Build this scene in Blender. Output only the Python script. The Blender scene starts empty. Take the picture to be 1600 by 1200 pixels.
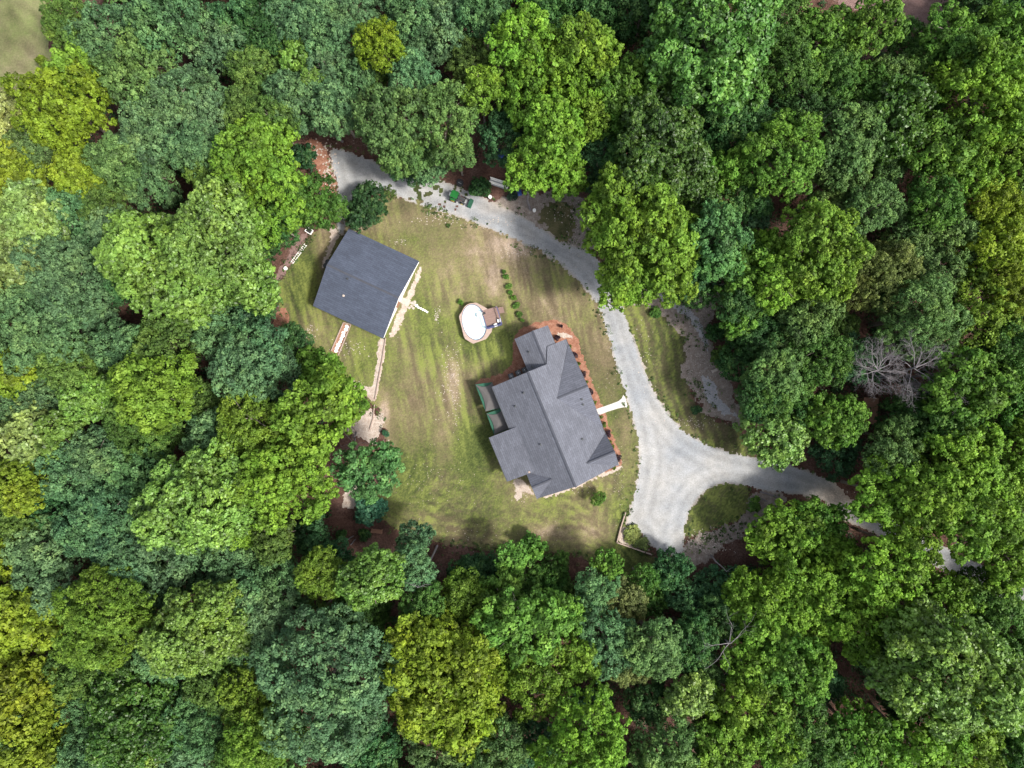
import bpy, math, random
import numpy as np
from mathutils import Vector, Matrix
R_ = math.radians
SC = bpy.context.scene
COL = SC.collection
# ------------------------------------------------------------------ camera
H = 110.0          # drone height above the ground, m
F = 1100.0         # focal length in photo pixels (photo is 1600 wide)
cam = bpy.data.cameras.new('camera'); camo = bpy.data.objects.new('camera', cam)
COL.objects.link(camo); SC.camera = camo
camo.location = (0, 0, H); camo.rotation_euler = (0, 0, 0)
cam.sensor_width = 36; cam.lens = 36 * F / 1600
cam.clip_start = 1; cam.clip_end = 2000
# ------------------------------------------------------------------ light
SUN_AZ = R_(-22)      # direction the sun stands in, counter-clockwise from +X (photo right)
SUN_EL = R_(54)
w = bpy.data.worlds.new('World'); SC.world = w; w.use_nodes = True
nt = w.node_tree; bg = nt.nodes['Background']
sky = nt.nodes.new('ShaderNodeTexSky'); sky.sky_type = 'NISHITA'; sky.sun_disc = False
sky.sun_elevation = SUN_EL; sky.sun_rotation = R_(90) - SUN_AZ
sky.dust_density = 3.0
hz_ = nt.nodes.new('ShaderNodeHueSaturation'); hz_.inputs['Saturation'].default_value = .45
nt.links.new(sky.outputs[0], hz_.inputs['Color']); nt.links.new(hz_.outputs[0], bg.inputs[0]); bg.inputs[1].default_value = 0.14
sl = bpy.data.lights.new('sun', 'SUN'); so = bpy.data.objects.new('sun', sl); COL.objects.link(so)
sl.energy = 2.8; sl.angle = R_(8); sl.color = (1.0, .95, .87)
sd = Vector((math.cos(SUN_EL)*math.cos(SUN_AZ), math.cos(SUN_EL)*math.sin(SUN_AZ), math.sin(SUN_EL)))
so.rotation_euler = sd.to_track_quat('Z', 'Y').to_euler(); so.location = sd*200
SC.view_settings.view_transform = 'Standard'; SC.view_settings.look = 'None'
SC.view_settings.exposure = 1.2; SC.view_settings.gamma = 1
SC.render.engine = 'CYCLES'
try:
    SC.cycles.max_bounces = 6; SC.cycles.diffuse_bounces = 3; SC.cycles.transmission_bounces = 4; SC.cycles.transparent_max_bounces = 8
except Exception: pass

def W(px, py, z=0.0):
    k = (H - z)/F
    return Vector(((px-800)*k, (600-py)*k, z))
# ------------------------------------------------------------------ object helpers
def tag(o, label=None, cat=None, group=None, kind=None):
    if label: o['label'] = label
    if cat: o['category'] = cat
    if group: o['group'] = group
    if kind: o['kind'] = kind
    return o
def link(o, parent=None):
    COL.objects.link(o)
    if parent: o.parent = parent
    return o
def thing(name, loc, rz=0, label=None, cat=None, group=None):
    o = bpy.data.objects.new(name, None); o.location = loc; o.rotation_euler = (0, 0, rz)
    o.empty_display_size = .3
    return tag(link(o), label, cat, group)
def copy_tree(o, parent=None):
    c = o.copy(); COL.objects.link(c)
    if parent: c.parent = parent
    for ch in list(o.children): copy_tree(ch, c)
    return c
class MB:
    def __init__(s): s.v = []; s.f = []
    def add(s, vs, fs):
        n = len(s.v); s.v += [tuple(v) for v in vs]; s.f += [tuple(i+n for i in f) for f in fs]; return s
    def box(s, c, d, rz=0, M=None):
        x, y, z = d[0]/2, d[1]/2, d[2]/2
        vs = [Vector((a*x, b*y, e*z)) for a, b, e in ((-1,-1,-1),(1,-1,-1),(1,1,-1),(-1,1,-1),(-1,-1,1),(1,-1,1),(1,1,1),(-1,1,1))]
        m = Matrix.Translation(c) @ (M if M else Matrix.Rotation(rz, 4, 'Z'))
        return s.add([m @ v for v in vs], [(3,2,1,0),(4,5,6,7),(0,1,5,4),(1,2,6,5),(2,3,7,6),(3,0,4,7)])
    def bar(s, a, b, wd, ht=None):
        a = Vector(a); b = Vector(b); d = b-a; L = d.length
        if L < 1e-6: return s
        q = d.to_track_quat('X', 'Z').to_matrix().to_4x4()
        return s.box((a+b)/2, (L, wd, ht or wd), M=q)
    def tube(s, pts, rad, n=6, cap=True):
        pts = [Vector(p) for p in pts]; rings = []
        if not hasattr(rad, '__len__'): rad = [rad]*len(pts)
        vs = []
        for i, p in enumerate(pts):
            d = (pts[min(i+1, len(pts)-1)] - pts[max(i-1, 0)]).normalized()
            up = Vector((0,0,1)) if abs(d.z) < .95 else Vector((1,0,0))
            e1 = d.cross(up).normalized(); e2 = d.cross(e1)
            for k in range(n):
                t = 2*math.pi*k/n; vs.append(p + (e1*math.cos(t)+e2*math.sin(t))*rad[i])
        fs = []
        for i in range(len(pts)-1):
            for k in range(n):
                fs.append((i*n+k, i*n+(k+1)%n, (i+1)*n+(k+1)%n, (i+1)*n+k))
        if cap: fs += [tuple(range(n-1,-1,-1)), tuple(range((len(pts)-1)*n, len(pts)*n))]
        return s.add(vs, fs)
    def cyl(s, c, r, h, n=24, axis='Z', r2=None):
        c = Vector(c); a = {'X':Vector((1,0,0)),'Y':Vector((0,1,0)),'Z':Vector((0,0,1))}[axis]
        return s.tube([c-a*h/2, c+a*h/2], [r, r if r2 is None else r2], n)
    def prism(s, poly, z0, z1):
        n = len(poly)
        vs = [(p[0], p[1], z0) for p in poly]+[(p[0], p[1], z1) for p in poly]
        ar = sum(poly[i][0]*poly[(i+1)%n][1]-poly[(i+1)%n][0]*poly[i][1] for i in range(n))
        top = tuple(range(n, 2*n)); bot = tuple(range(n-1,-1,-1)); sides = [(i,(i+1)%n,(i+1)%n+n,i+n) for i in range(n)]
        if ar < 0: top = top[::-1]; bot = bot[::-1]; sides = [f[::-1] for f in sides]
        return s.add(vs, [top, bot]+sides)
    def slab(s, vs, t):
        """closed plate below the given top outline (3D points), thickness t"""
        n = len(vs); vs = [Vector(v) for v in vs]
        return s.add(vs+[v-Vector((0,0,t)) for v in vs], [tuple(range(n)), tuple(range(2*n-1,n-1,-1))]+[(i, i+n, (i+1)%n+n, (i+1)%n) for i in range(n)])
    def build(s, name, mat, parent=None, smooth=False, fix=True):
        me = bpy.data.meshes.new(name); me.from_pydata(s.v, [], s.f)
        if fix:
            import bmesh
            b = bmesh.new(); b.from_mesh(me); bmesh.ops.recalc_face_normals(b, faces=b.faces); b.to_mesh(me); b.free()
        if smooth: me.polygons.foreach_set('use_smooth', [True]*len(me.polygons))
        if mat: me.materials.append(mat)
        me.update()
        o = bpy.data.objects.new(name, me); link(o, parent); return o
# ------------------------------------------------------------------ materials
class N:
    def __init__(s, name):
        s.m = bpy.data.materials.new(name); s.m.use_nodes = True; s.t = s.m.node_tree
        s.b = s.t.nodes['Principled BSDF']; s.out = s.t.nodes['Material Output']
        s.obj = None
    def n(s, ty, **kw):
        x = s.t.nodes.new('ShaderNode'+ty)
        for k, v in kw.items(): setattr(x, k, v)
        return x
    def l(s, a, b): s.t.links.new(a, b)
    def co(s, scale=(1,1,1), rot=0, world=False):
        tc = s.n('NewGeometry') if world else s.n('TexCoord'); mp = s.n('Mapping')
        s.l(tc.outputs['Position' if world else 'Object'], mp.inputs[0]); mp.inputs['Scale'].default_value = scale; mp.inputs['Rotation'].default_value = (0,0,rot)
        return mp.outputs[0]
    def noise(s, sc, det=4, rough=.6, co=None, dist=0):
        x = s.n('TexNoise'); x.inputs['Scale'].default_value = sc; x.inputs['Detail'].default_value = det
        x.inputs['Roughness'].default_value = rough; x.inputs['Distortion'].default_value = dist
        s.l(co if co else s.co(), x.inputs['Vector']); return x.outputs['Fac']
    def ramp(s, fac, stops, interp='LINEAR'):
        r = s.n('ValToRGB'); r.color_ramp.interpolation = interp; el = r.color_ramp.elements
        while len(el) < len(stops): el.new(.5)
        for e, (p, c) in zip(el, stops):
            e.position = p; e.color = (c, c, c, 1) if not hasattr(c, '__len__') else (*c, 1)
        s.l(fac, r.inputs[0]); return r.outputs[0]
    def mix(s, fac, a, b, mode='MIX'):
        x = s.n('Mix', data_type='RGBA', blend_type=mode)
        for v, i in ((fac, 0), (a, 6), (b, 7)):
            if hasattr(v, 'default_value') or hasattr(v, 'is_linked'): s.l(v, x.inputs[i])
            elif hasattr(v, '__len__'): x.inputs[i].default_value = (*v[:3], 1)
            else: x.inputs[i].default_value = v if i == 0 else (v, v, v, 1)
        return x.outputs[2]
    def math(s, op, a, b=0):
        x = s.n('Math', operation=op)
        for v, i in ((a, 0), (b, 1)):
            if hasattr(v, 'is_linked'): s.l(v, x.inputs[i])
            else: x.inputs[i].default_value = v
        return x.outputs[0]
    def attr(s, name, out='Fac'): x = s.n('Attribute', attribute_name=name); return x.outputs[out]
    def bump(s, h, st=.4, d=.05):
        x = s.n('Bump'); x.inputs['Strength'].default_value = st; x.inputs['Distance'].default_value = d
        s.l(h, x.inputs['Height']); s.l(x.outputs[0], s.b.inputs['Normal'])
    def fin(s, col=None, rough=.8, spec=.3, metal=0):
        if col is not None:
            if hasattr(col, 'is_linked'): s.l(col, s.b.inputs['Base Color'])
            else: s.b.inputs['Base Color'].default_value = (*col, 1)
        s.b.inputs['Roughness'].default_value = rough; s.b.inputs['Metallic'].default_value = metal
        s.b.inputs['Specular IOR Level'].default_value = spec
        return s.m
def plain(name, col, rough=.6, var=.25, sc=3, metal=0, spec=.4):
    n = N(name); f = n.noise(sc, 5, .65)
    c = n.ramp(f, [(.25, tuple(x*(1-var) for x in col)), (.75, tuple(min(1, x*(1+var)) for x in col))])
    n.bump(f, .15, .01); return n.fin(c, rough, spec, metal)
MT = {}
def shingle(name, base, rot=0):
    n = N(name); co = n.co((1,1,1), rot)
    br = n.n('TexBrick'); n.l(co, br.inputs['Vector']); br.inputs['Scale'].default_value = 1
    br.inputs['Brick Width'].default_value = 1.0; br.inputs['Row Height'].default_value = .30; br.inputs['Mortar Size'].default_value = .018
    br.inputs['Color1'].default_value = (*[c*.9 for c in base], 1); br.inputs['Color2'].default_value = (*[c*1.13 for c in base], 1)
    br.inputs['Mortar'].default_value = (*[c*.6 for c in base], 1)
    f = n.noise(.45, 5, .7); big = n.ramp(f, [(.3, .88), (.7, 1.12)])
    g = n.ramp(n.noise(4.5, 6, .9), [(.3, .82), (.7, 1.2)])
    c = n.mix(1, n.mix(1, br.outputs[0], big, 'MULTIPLY'), g, 'MULTIPLY')
    n.bump(br.outputs[1], .3, .01); return n.fin(c, .9, .25)
def boards(name, base, width, rot=0, var=.3):
    n = N(name); co = n.co((1,1,1), rot); sx = n.n('SeparateXYZ'); n.l(co, sx.inputs[0])
    fr = n.math('FRACT', n.math('DIVIDE', sx.outputs[1], width)); gap = n.ramp(fr, [(0, .25), (.07, 1), (.93, 1), (1, .25)])
    f = n.noise(2.5, 5, .7, n.co((.4,5,1), rot)); c = n.ramp(f, [(.3, tuple(x*(1-var) for x in base)), (.7, tuple(x*(1+var) for x in base))])
    return n.fin(n.mix(1, c, gap, 'MULTIPLY'), .75, .3)

# --- ground family (attributes 'a' and 'b' are painted per vertex: wear and stripes)
n = N('leaf_litter'); co = n.co()
c1 = n.ramp(n.noise(.25, 6, .7), [(.3, (.045,.027,.021)), (.5, (.095,.052,.040)), (.7, (.14,.09,.075))])
c2 = n.ramp(n.noise(3.5, 6, .8), [(.3, .35), (.5, .95), (.72, 1.9)])
f = n.noise(14, 3, .8); n.bump(f, .8, .12)
MT['floor'] = n.fin(n.mix(1, c1, c2, 'MULTIPLY'), .95, .1)
def grass_mat(name, g1, g2, tan, soil):
    n = N(name)
    a = n.attr('wear'); b = n.attr('stripe')
    fine = n.noise(2.6, 6, .8); mid = n.noise(.55, 6, .75); tiny = n.noise(9, 4, .85)
    green = n.ramp(b, [(.15, g1), (.85, g2)])
    # dry grass where worn, plus its own scatter
    dv = n.math('ADD', a, n.math('MULTIPLY', n.math('SUBTRACT', mid, .5), .7))
    dv = n.math('ADD', dv, n.math('MULTIPLY', n.math('SUBTRACT', b, .5), -.35))
    dv = n.math('ADD', dv, n.math('MULTIPLY', n.math('SUBTRACT', fine, .5), .8))
    dry = n.ramp(dv, [(.22, 0), (.85, 1)])
    c = n.mix(dry, green, tan)
    sv = n.math('ADD', n.math('MULTIPLY', a, 1.0), n.math('ADD', n.math('MULTIPLY', n.math('SUBTRACT', tiny, .5), 1.6), n.math('MULTIPLY', n.math('SUBTRACT', mid, .5), .8)))
    c = n.mix(n.ramp(sv, [(.78, 0), (1.05, .8)]), c, soil)
    st = n.ramp(b, [(.05, .62), (.95, 1.3)])
    c = n.mix(1, n.mix(1, c, st, 'MULTIPLY'), n.ramp(n.noise(3.2, 6, .85), [(.3, .72), (.5, .95), (.7, 1.25)]), 'MULTIPLY')
    n.bump(n.mix(.5, tiny, fine), .7, .12)
    return n.fin(c, .95, .12)
MT['grass'] = grass_mat('lawn_grass', (.044,.064,.020), (.118,.136,.036), (.185,.145,.088), (.30,.235,.185))
MT['field'] = grass_mat('field_grass', (.075,.10,.03), (.12,.15,.05), (.17,.155,.085), (.22,.185,.13))
n = N('gravel')
a = n.noise(.12, 5, .6); b = n.noise(4.5, 6, .85); c = n.noise(1.0, 6, .8)
vo = n.n('TexVoronoi'); vo.inputs['Scale'].default_value = 7; n.l(n.co(), vo.inputs['Vector'])
col = n.ramp(a, [(.35, (.222,.235,.252)), (.65, (.295,.290,.280))])
col = n.mix(n.ramp(n.attr('wear'), [(.2, 0), (1, .85)]), col, (.30,.25,.20))
col = n.mix(1, col, n.ramp(b, [(.25, .55), (.5, 1), (.75, 1.35)]), 'MULTIPLY'); col = n.mix(1, col, n.ramp(c, [(.3, .8), (.7, 1.15)]), 'MULTIPLY'); col = n.mix(1, col, n.ramp(n.attr('stripe'), [(0, .84), (.5, 1), (1, 1.12)]), 'MULTIPLY')
n.bump(b, .5, .06); MT['gravel'] = n.fin(col, .95, .15)
def patchy(name, c1, c2, c3, sc=1.6):
    n = N(name); a = n.noise(sc, 6, .8); b = n.noise(8, 5, .85)
    col = n.ramp(a, [(.3, c1), (.5, c2), (.7, c3)]); col = n.mix(1, col, n.ramp(b, [(.28, .45), (.5, 1), (.74, 1.6)]), 'MULTIPLY')
    n.bump(b, .7, .1); return n.fin(col, .95, .12)
MT['brush'] = patchy('dry_brush_ground', (.13,.10,.085), (.21,.175,.15), (.32,.285,.25))
MT['mulch'] = patchy('pine_straw_mulch', (.14,.062,.04), (.235,.112,.074), (.32,.20,.145), 1.2)
MT['sand'] = patchy('sandy_soil', (.23,.175,.14), (.36,.30,.255), (.46,.41,.365), 1.8)
MT['trail'] = patchy('grey_trail', (.20,.20,.21), (.30,.30,.31), (.38,.36,.35))
MT['dirt'] = patchy('bare_brown_dirt', (.12,.075,.07), (.17,.11,.10), (.24,.17,.15))
MT['roof'] = shingle('house_shingles', (.155,.16,.175), R_(-67.5)); MT['roof2'] = shingle('shed_shingles', (.052,.062,.088), 0)
MT['roofcap'] = plain('ridge_cap', (.045,.048,.06), .9, .3, 6)
MT['wallw'] = boards('white_siding', (.72,.70,.66), .2); MT['brick'] = plain('brick_wall', (.30,.17,.12), .9, .3, 5)
MT['concrete'] = plain('concrete', (.44,.42,.39), .9, .16, 2.5); MT['wood'] = boards('weathered_wood', (.42,.36,.31), .14)
MT['deck'] = boards('deck_boards', (.19,.125,.105), .14); MT['navy'] = plain('navy_paint', (.055,.06,.14), .6, .3)
MT['water'] = N('pool_water').fin((.50,.64,.66), .06, .5); MT['white'] = plain('white_paint', (.8,.79,.76), .5, .06)
MT['coping'] = boards('pale_timber', (.33,.25,.21), .15); MT['black'] = plain('black_rubber', (.02,.02,.022), .7, .3)
MT['green'] = plain('green_paint', (.008,.095,.018), .35, .2); MT['dgreen'] = plain('dark_green_fabric', (.008,.065,.036), .7, .2)
MT['taupe'] = plain('taupe_fabric', (.075,.07,.068), .85, .1, 1.2); MT['metal'] = plain('grey_metal', (.35,.36,.38), .4, .2, 4, .7)
MT['dmetal'] = plain('dark_metal', (.05,.055,.06), .5, .3, 4, .4); MT['red'] = plain('red_brown_metal', (.16,.03,.03), .6, .3)
MT['brown'] = boards('brown_planks', (.26,.14,.09), .2); MT['stone'] = plain('pale_stone', (.36,.31,.27), .9, .25, 4)
MT['blue'] = plain('blue_tarp', (.03,.07,.25), .5, .3); MT['glass'] = N('window_glass').fin((.03,.04,.05), .08, .5)
MT['bark'] = plain('bark', (.20,.17,.145), .95, .4, 2.5); MT['dead'] = plain('bare_grey_wood', (.16,.145,.15), .9, .3, 2)
MT['yellow'] = plain('yellow_paint', (.6,.45,.02), .5, .2)
# leaves: colour comes from each tree's own object colour
def leaf_mat(name, gloss=.3, rough=.5):
    n = N(name); oi = n.n('ObjectInfo')
    t = n.attr('tone'); rnd = oi.outputs['Random']
    base = oi.outputs['Color']
    hs = n.n('HueSaturation'); n.l(base, hs.inputs['Color'])
    n.l(n.math('ADD', .478, n.math('MULTIPLY', n.noise(.35, 3, .6), .044)), hs.inputs['Hue'])
    hs.inputs['Saturation'].default_value = 1.0
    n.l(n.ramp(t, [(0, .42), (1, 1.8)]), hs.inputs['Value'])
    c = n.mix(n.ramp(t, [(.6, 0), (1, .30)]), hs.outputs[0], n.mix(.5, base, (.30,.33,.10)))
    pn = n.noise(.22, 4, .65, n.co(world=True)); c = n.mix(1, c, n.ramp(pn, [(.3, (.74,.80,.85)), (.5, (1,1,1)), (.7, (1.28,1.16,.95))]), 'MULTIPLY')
    n.fin(c, rough, gloss)
    tr = n.n('BsdfTranslucent'); n.l(n.mix(1, c, (1.3,1.45,.6), 'MULTIPLY'), tr.inputs[0])
    mx = n.n('MixShader'); mx.inputs[0].default_value = .2
    n.l(n.b.outputs[0], mx.inputs[1]); n.l(tr.outputs[0], mx.inputs[2]); n.l(mx.outputs[0], n.out.inputs[0])
    return n.m
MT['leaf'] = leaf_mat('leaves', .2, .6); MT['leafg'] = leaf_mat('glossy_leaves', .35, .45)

# ------------------------------------------------------------------ ground sheets
rng = np.random.default_rng(7)
_lat = rng.random((256, 256))
def vnoise(x, y, s):
    x = x/s; y = y/s; xi = np.floor(x).astype(int); yi = np.floor(y).astype(int); fx = x-xi; fy = y-yi
    fx = fx*fx*(3-2*fx); fy = fy*fy*(3-2*fy); L = lambda i, j: _lat[i % 256, j % 256]
    return (L(xi,yi)*(1-fx)+L(xi+1,yi)*fx)*(1-fy)+(L(xi,yi+1)*(1-fx)+L(xi+1,yi+1)*fx)*fy
def fbm(x, y, s, o=4):
    r = 0; a = .5; t = 0
    for k in range(o): r = r+a*vnoise(x+k*37.3, y-k*19.7, s/2**k); t += a; a *= .6
    return r/t - .5
def sdist(X, Y, poly):
    """signed distance, positive inside (world metres)"""
    n = len(poly); d = np.full(X.shape, 1e9); ins = np.zeros(X.shape, bool)
    for i in range(n):
        x0, y0 = poly[i]; x1, y1 = poly[(i+1)%n]; ex, ey = x1-x0, y1-y0; L = ex*ex+ey*ey+1e-12
        t = np.clip(((X-x0)*ex+(Y-y0)*ey)/L, 0, 1); d = np.minimum(d, np.hypot(X-x0-t*ex, Y-y0-t*ey))
        c = ((y0 > Y) != (y1 > Y)); xi = x0+(Y-y0)*ex/(ey if abs(ey) > 1e-9 else 1e-9); ins ^= c & (X < xi)
    return np.where(ins, d, -d)
def wp(pts): return [tuple(W(x, y)[:2]) for x, y in pts]
def smooth_poly(p, it=2):
    for _ in range(it):
        q = []
        for i in range(len(p)):
            a, b = p[i], p[(i+1)%len(p)]
            q += [(a[0]*.75+b[0]*.25, a[1]*.75+b[1]*.25), (a[0]*.25+b[0]*.75, a[1]*.25+b[1]*.75)]
        p = q
    return p
def sheet(name, pts, z, mat, step=.2, rag=.5, wear=None, stripe=None, ragscale=1.2, smooth=2, label=None, cat=None, kind='structure', minus=None, relief=0):
    P = smooth_poly(wp(pts), smooth) if smooth else wp(pts); xs = [p[0] for p in P]; ys = [p[1] for p in P]
    gx = np.arange(min(xs)-rag*2, max(xs)+rag*2, step); gy = np.arange(min(ys)-rag*2, max(ys)+rag*2, step)
    X, Y = np.meshgrid(gx, gy, indexing='ij'); S = sdist(X, Y, P)
    E = S + rag*1.7*fbm(X+z*99, Y, ragscale, 4)+rag*1.3*fbm(X-31, Y+z*77, ragscale*.35, 2)
    if minus is not None: E = np.minimum(E, minus(X, Y))
    keep = E > 0; cell = keep[:-1,:-1] & keep[1:,1:] & keep[1:,:-1] & keep[:-1,1:]
    idx = -np.ones(X.shape, int); used = np.zeros(X.shape, bool)
    used[:-1,:-1] |= cell; used[1:,:-1] |= cell; used[:-1,1:] |= cell; used[1:,1:] |= cell
    idx[used] = np.arange(used.sum()); i, j = np.nonzero(cell)
    F_ = np.stack([idx[i,j], idx[i+1,j], idx[i+1,j+1], idx[i,j+1]], 1)
    jx = (rng.random(X.shape)-.5)*step*.5; jy = (rng.random(X.shape)-.5)*step*.5
    V = np.stack([(X+jx)[used], (Y+jy)[used], np.full(used.sum(), 0.0)], 1)
    me = np_mesh(name, V, F_); me.materials.append(mat)
    for nm, fn in (('wear', wear), ('stripe', stripe)):
        at = me.attributes.new(nm, 'FLOAT', 'POINT')
        at.data.foreach_set('value', (fn(X, Y, S) if fn else np.zeros(X.shape))[used].astype(np.float32))
    o = bpy.data.objects.new(name, me); o.location.z = z; link(o); tag(o, label, cat, None, kind); return o
def np_mesh(name, V, Fc):
    me = bpy.data.meshes.new(name); V = np.asarray(V, np.float32); Fc = np.asarray(Fc, np.int32); k = Fc.shape[1]
    me.vertices.add(len(V)); me.vertices.foreach_set('co', V.ravel()); me.loops.add(Fc.size); me.loops.foreach_set('vertex_index', Fc.ravel())
    me.polygons.add(len(Fc)); me.polygons.foreach_set('loop_start', np.arange(0, Fc.size, k, dtype=np.int32))
    try: me.polygons.foreach_set('loop_total', np.full(len(Fc), k, np.int32))
    except Exception: pass
    me.update(calc_edges=True); return me
g = MB(); g.add([(-900,-900,0),(900,-900,0),(900,900,0),(-900,900,0)], [(0,1,2,3)]); go = g.build('forest_floor', MT['floor'], fix=False); tag(go, kind='structure')

def blobs(X, Y, L):
    r = np.zeros(X.shape)
    for (x, y, rx, ry, a) in L:
        c = W(x, y); r += a*np.exp(-(((X-c.x)/(rx*.1))**2+((Y-c.y)/(ry*.1))**2))
    return r
WEAR = [(708,590,13,55,.42),(720,400,70,40,.28),(660,345,50,22,.3),(800,385,40,18,.4),(790,640,20,30,.1),(860,470,60,26,.25),(940,560,26,60,.35),(980,680,15,50,.25),
        (800,838,100,12,.1),(640,650,24,40,.2),(690,690,14,50,.2),(640,560,16,50,.15),(605,700,16,60,.3),(780,350,70,30,.25),(880,500,50,16,.25),(700,430,60,60,.15),(820,420,60,20,.12),(860,830,40,14,.3),(930,830,30,30,.2),(600,640,10,30,.5),(820,770,20,20,.4),
        (625,460,10,60,.35),(560,355,40,10,.35),(770,445,16,30,.3),(505,400,12,40,.35),(480,520,20,20,.25),(545,545,30,30,.15),(585,690,12,40,.5),
        (760,540,60,30,-.35),(850,600,0.1,0.1,0),(660,500,40,60,-.15),(640,740,40,40,-.3),(740,700,30,60,-.3),(470,450,30,60,-.35),(560,560,30,30,-.2),(900,500,40,20,-.25),(960,870,40,24,-.4),(720,800,60,30,-.1),(970,800,16,30,-.2),(1040,580,30,60,-.25)]
def lawn_wear(X, Y, S): return .40+blobs(X, Y, WEAR)+.6*fbm(X, Y, 11, 4)+.2*fbm(X+70, Y, 1.6, 3)+.05*np.exp(-np.maximum(S,0)/1.2)
def lawn_stripe(X, Y, S):
    ph = S/1.6+1.5*fbm(X, Y, 10, 3); ph2 = (X*.97+Y*.2)/1.7+1.9*fbm(X+50, Y, 12, 3)
    cy = W(800, 700).y; m = 1/(1+np.exp((Y-cy)/2.5))
    s = .55*(m*np.sin(2*np.pi*ph)+(1-m)*np.sin(2*np.pi*ph2))
    hc = W(820, 660); th = np.arctan2(Y-hc.y, X-hc.x); rr_ = np.hypot(X-hc.x, Y-hc.y)
    st1 = fbm(S*1.0+200, th*16, .95, 3)+.8*fbm(S+90, th*14, .42, 2); st2 = fbm((X*.97+Y*.2)+1.2*fbm(X, Y, 9, 2), (Y*.97-X*.2)*.16, .95, 3)+.8*fbm(X*.97+Y*.2, (Y-X*.2)*.14, .42, 2)
    s = s+5.5*(m*st1+(1-m)*st2)
    return .5+.27*s*np.clip(.45+2.2*fbm(X, Y, 11, 3), .1, 1)+.3*fbm(X*1.3, Y*.55, 3.2, 5)+.5*fbm(X+9, Y-4, 14, 2)+.4*(rng.random(X.shape)-.5)
LAWN = [(600,300),(640,308),(700,324),(760,342),(815,364),(860,387),(900,418),(926,450),(942,478),(958,520),(973,570),(990,610),(1005,650),(1012,690),(1012,735),(1000,790),(983,825),(1000,860),(1035,880),(1040,905),(1010,918),(970,905),(930,880),(890,862),(850,868),(800,862),(760,862),(720,852),(690,850),(640,838),(600,815),(572,790),(575,762),(600,745),(606,700),(598,665),(588,640),(560,612),(530,590),(490,565),(455,530),(438,490),(428,450),(448,420),(478,368),(515,345),(545,335),(580,318)]
sheet('lawn', LAWN, .012, MT['grass'], .17, .7, lawn_wear, lawn_stripe)
sheet('lawn_strip', [(958,466),(975,530),(990,580),(1008,622),(1040,667),(1070,697),(1130,718),(1175,726),(1185,700),(1160,672),(1120,655),(1088,635),(1078,600),(1075,570),(1080,535),(1060,495),(1030,478),(1000,466)], .012, MT['grass'], .25, .5,
      lambda X, Y, S: .28+blobs(X, Y, [(1030,660,40,20,.1),(1000,520,20,30,.15),(1080,600,10,60,.3),(1100,670,50,14,.15)])+.3*fbm(X, Y, 6, 3), lambda X, Y, S: .38+.24*np.sin(2*np.pi*((X*.95+Y*.22)/1.5+1.6*fbm(X, Y, 8, 3)))+.9*fbm((X*.95+Y*.22), (Y*.95-X*.22)*.15, 1.1, 3)+.7*fbm(X, Y, 5, 4)+.6*(rng.random(X.shape)-.5))
sheet('lawn_island', [(1056,842),(1064,795),(1088,760),(1120,744),(1164,746),(1176,775),(1168,808),(1130,822),(1090,838)], .012, MT['grass'], .25, .5,
      lambda X, Y, S: .26+.15*np.exp(-np.maximum(S,0)/.8)+.35*fbm(X, Y, 5, 3), lambda X, Y, S: .5+.9*fbm(X*.6+Y*.8, (X*.8-Y*.6)*.2, 1.1, 3)+.7*fbm(X, Y, 4, 4)+.6*(rng.random(X.shape)-.5))
sheet('field', [(-140,-60),(70,-60),(78,0),(72,60),(90,110),(60,150),(30,162),(-20,170),(-140,180)], .012, MT['field'], .4, .8, lambda X, Y, S: .5+1.0*fbm(X, Y, 7, 5), lambda X, Y, S: .45+1.3*fbm(X*.7+Y*.7, (X-Y)*.25, 1.6, 4)+.9*fbm(X, Y, 6, 3), ragscale=2)
sheet('bare_ground', [(1290,-60),(1470,-60),(1500,20),(1560,60),(1600,60),(1640,120),(1560,100),(1480,70),(1440,60),(1400,40),(1340,20),(1300,5)], .012, MT['dirt'], .4, .6)
# brush, dirt and trails
sheet('dry_brush', [(955,450),(1000,446),(1045,452),(1080,466),(1100,440),(1130,455),(1118,490),(1108,520),(1120,570),(1145,590),(1150,630),(1180,660),(1170,672),(1135,662),(1095,645),(1078,610),(1060,580),(1072,545),(1050,505),(1020,482),(985,478)], .02, MT['brush'], .2, 1.1)
sheet('grey_trail', [(1030,455),(1050,462),(1075,478),(1098,505),(1110,540),(1105,555),(1095,530),(1078,503),(1055,485),(1030,470)], .028, MT['trail'], .2, .6, ragscale=.9)
sheet('grey_trail', [(1090,585),(1112,588),(1122,605),(1130,630),(1150,645),(1158,655),(1135,652),(1108,635),(1098,612)], .028, MT['trail'], .2, .6, ragscale=.9)
sheet('dry_brush', [(1062,878),(1066,852),(1085,838),(1120,825),(1162,812),(1172,770),(1200,762),(1235,772),(1228,790),(1195,815),(1165,836),(1130,856),(1100,880),(1080,892)], .02, MT['brush'], .2, .9)
sheet('bare_soil_patch', [(825,300),(870,296),(905,302),(925,330),(930,400),(905,405),(880,395),(850,372),(815,345),(770,325),(760,310)], .02, MT['brush'], .2, 1.1)
sheet('grass_patch', [(848,318),(885,314),(904,345),(900,378),(868,376),(842,350)], .026, MT['grass'], .18, 1.5, lambda X, Y, S: .45+.5*fbm(X, Y, 2, 3), lambda X, Y, S: .3+.5*fbm(X, Y, 2, 3), ragscale=1.4)
sheet('stony_bank', [(480,210),(505,225),(520,250),(530,300),(528,335),(515,345),(505,325),(498,280),(478,240)], .02, MT['mulch'], .15, 1.0, ragscale=.8)
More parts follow.
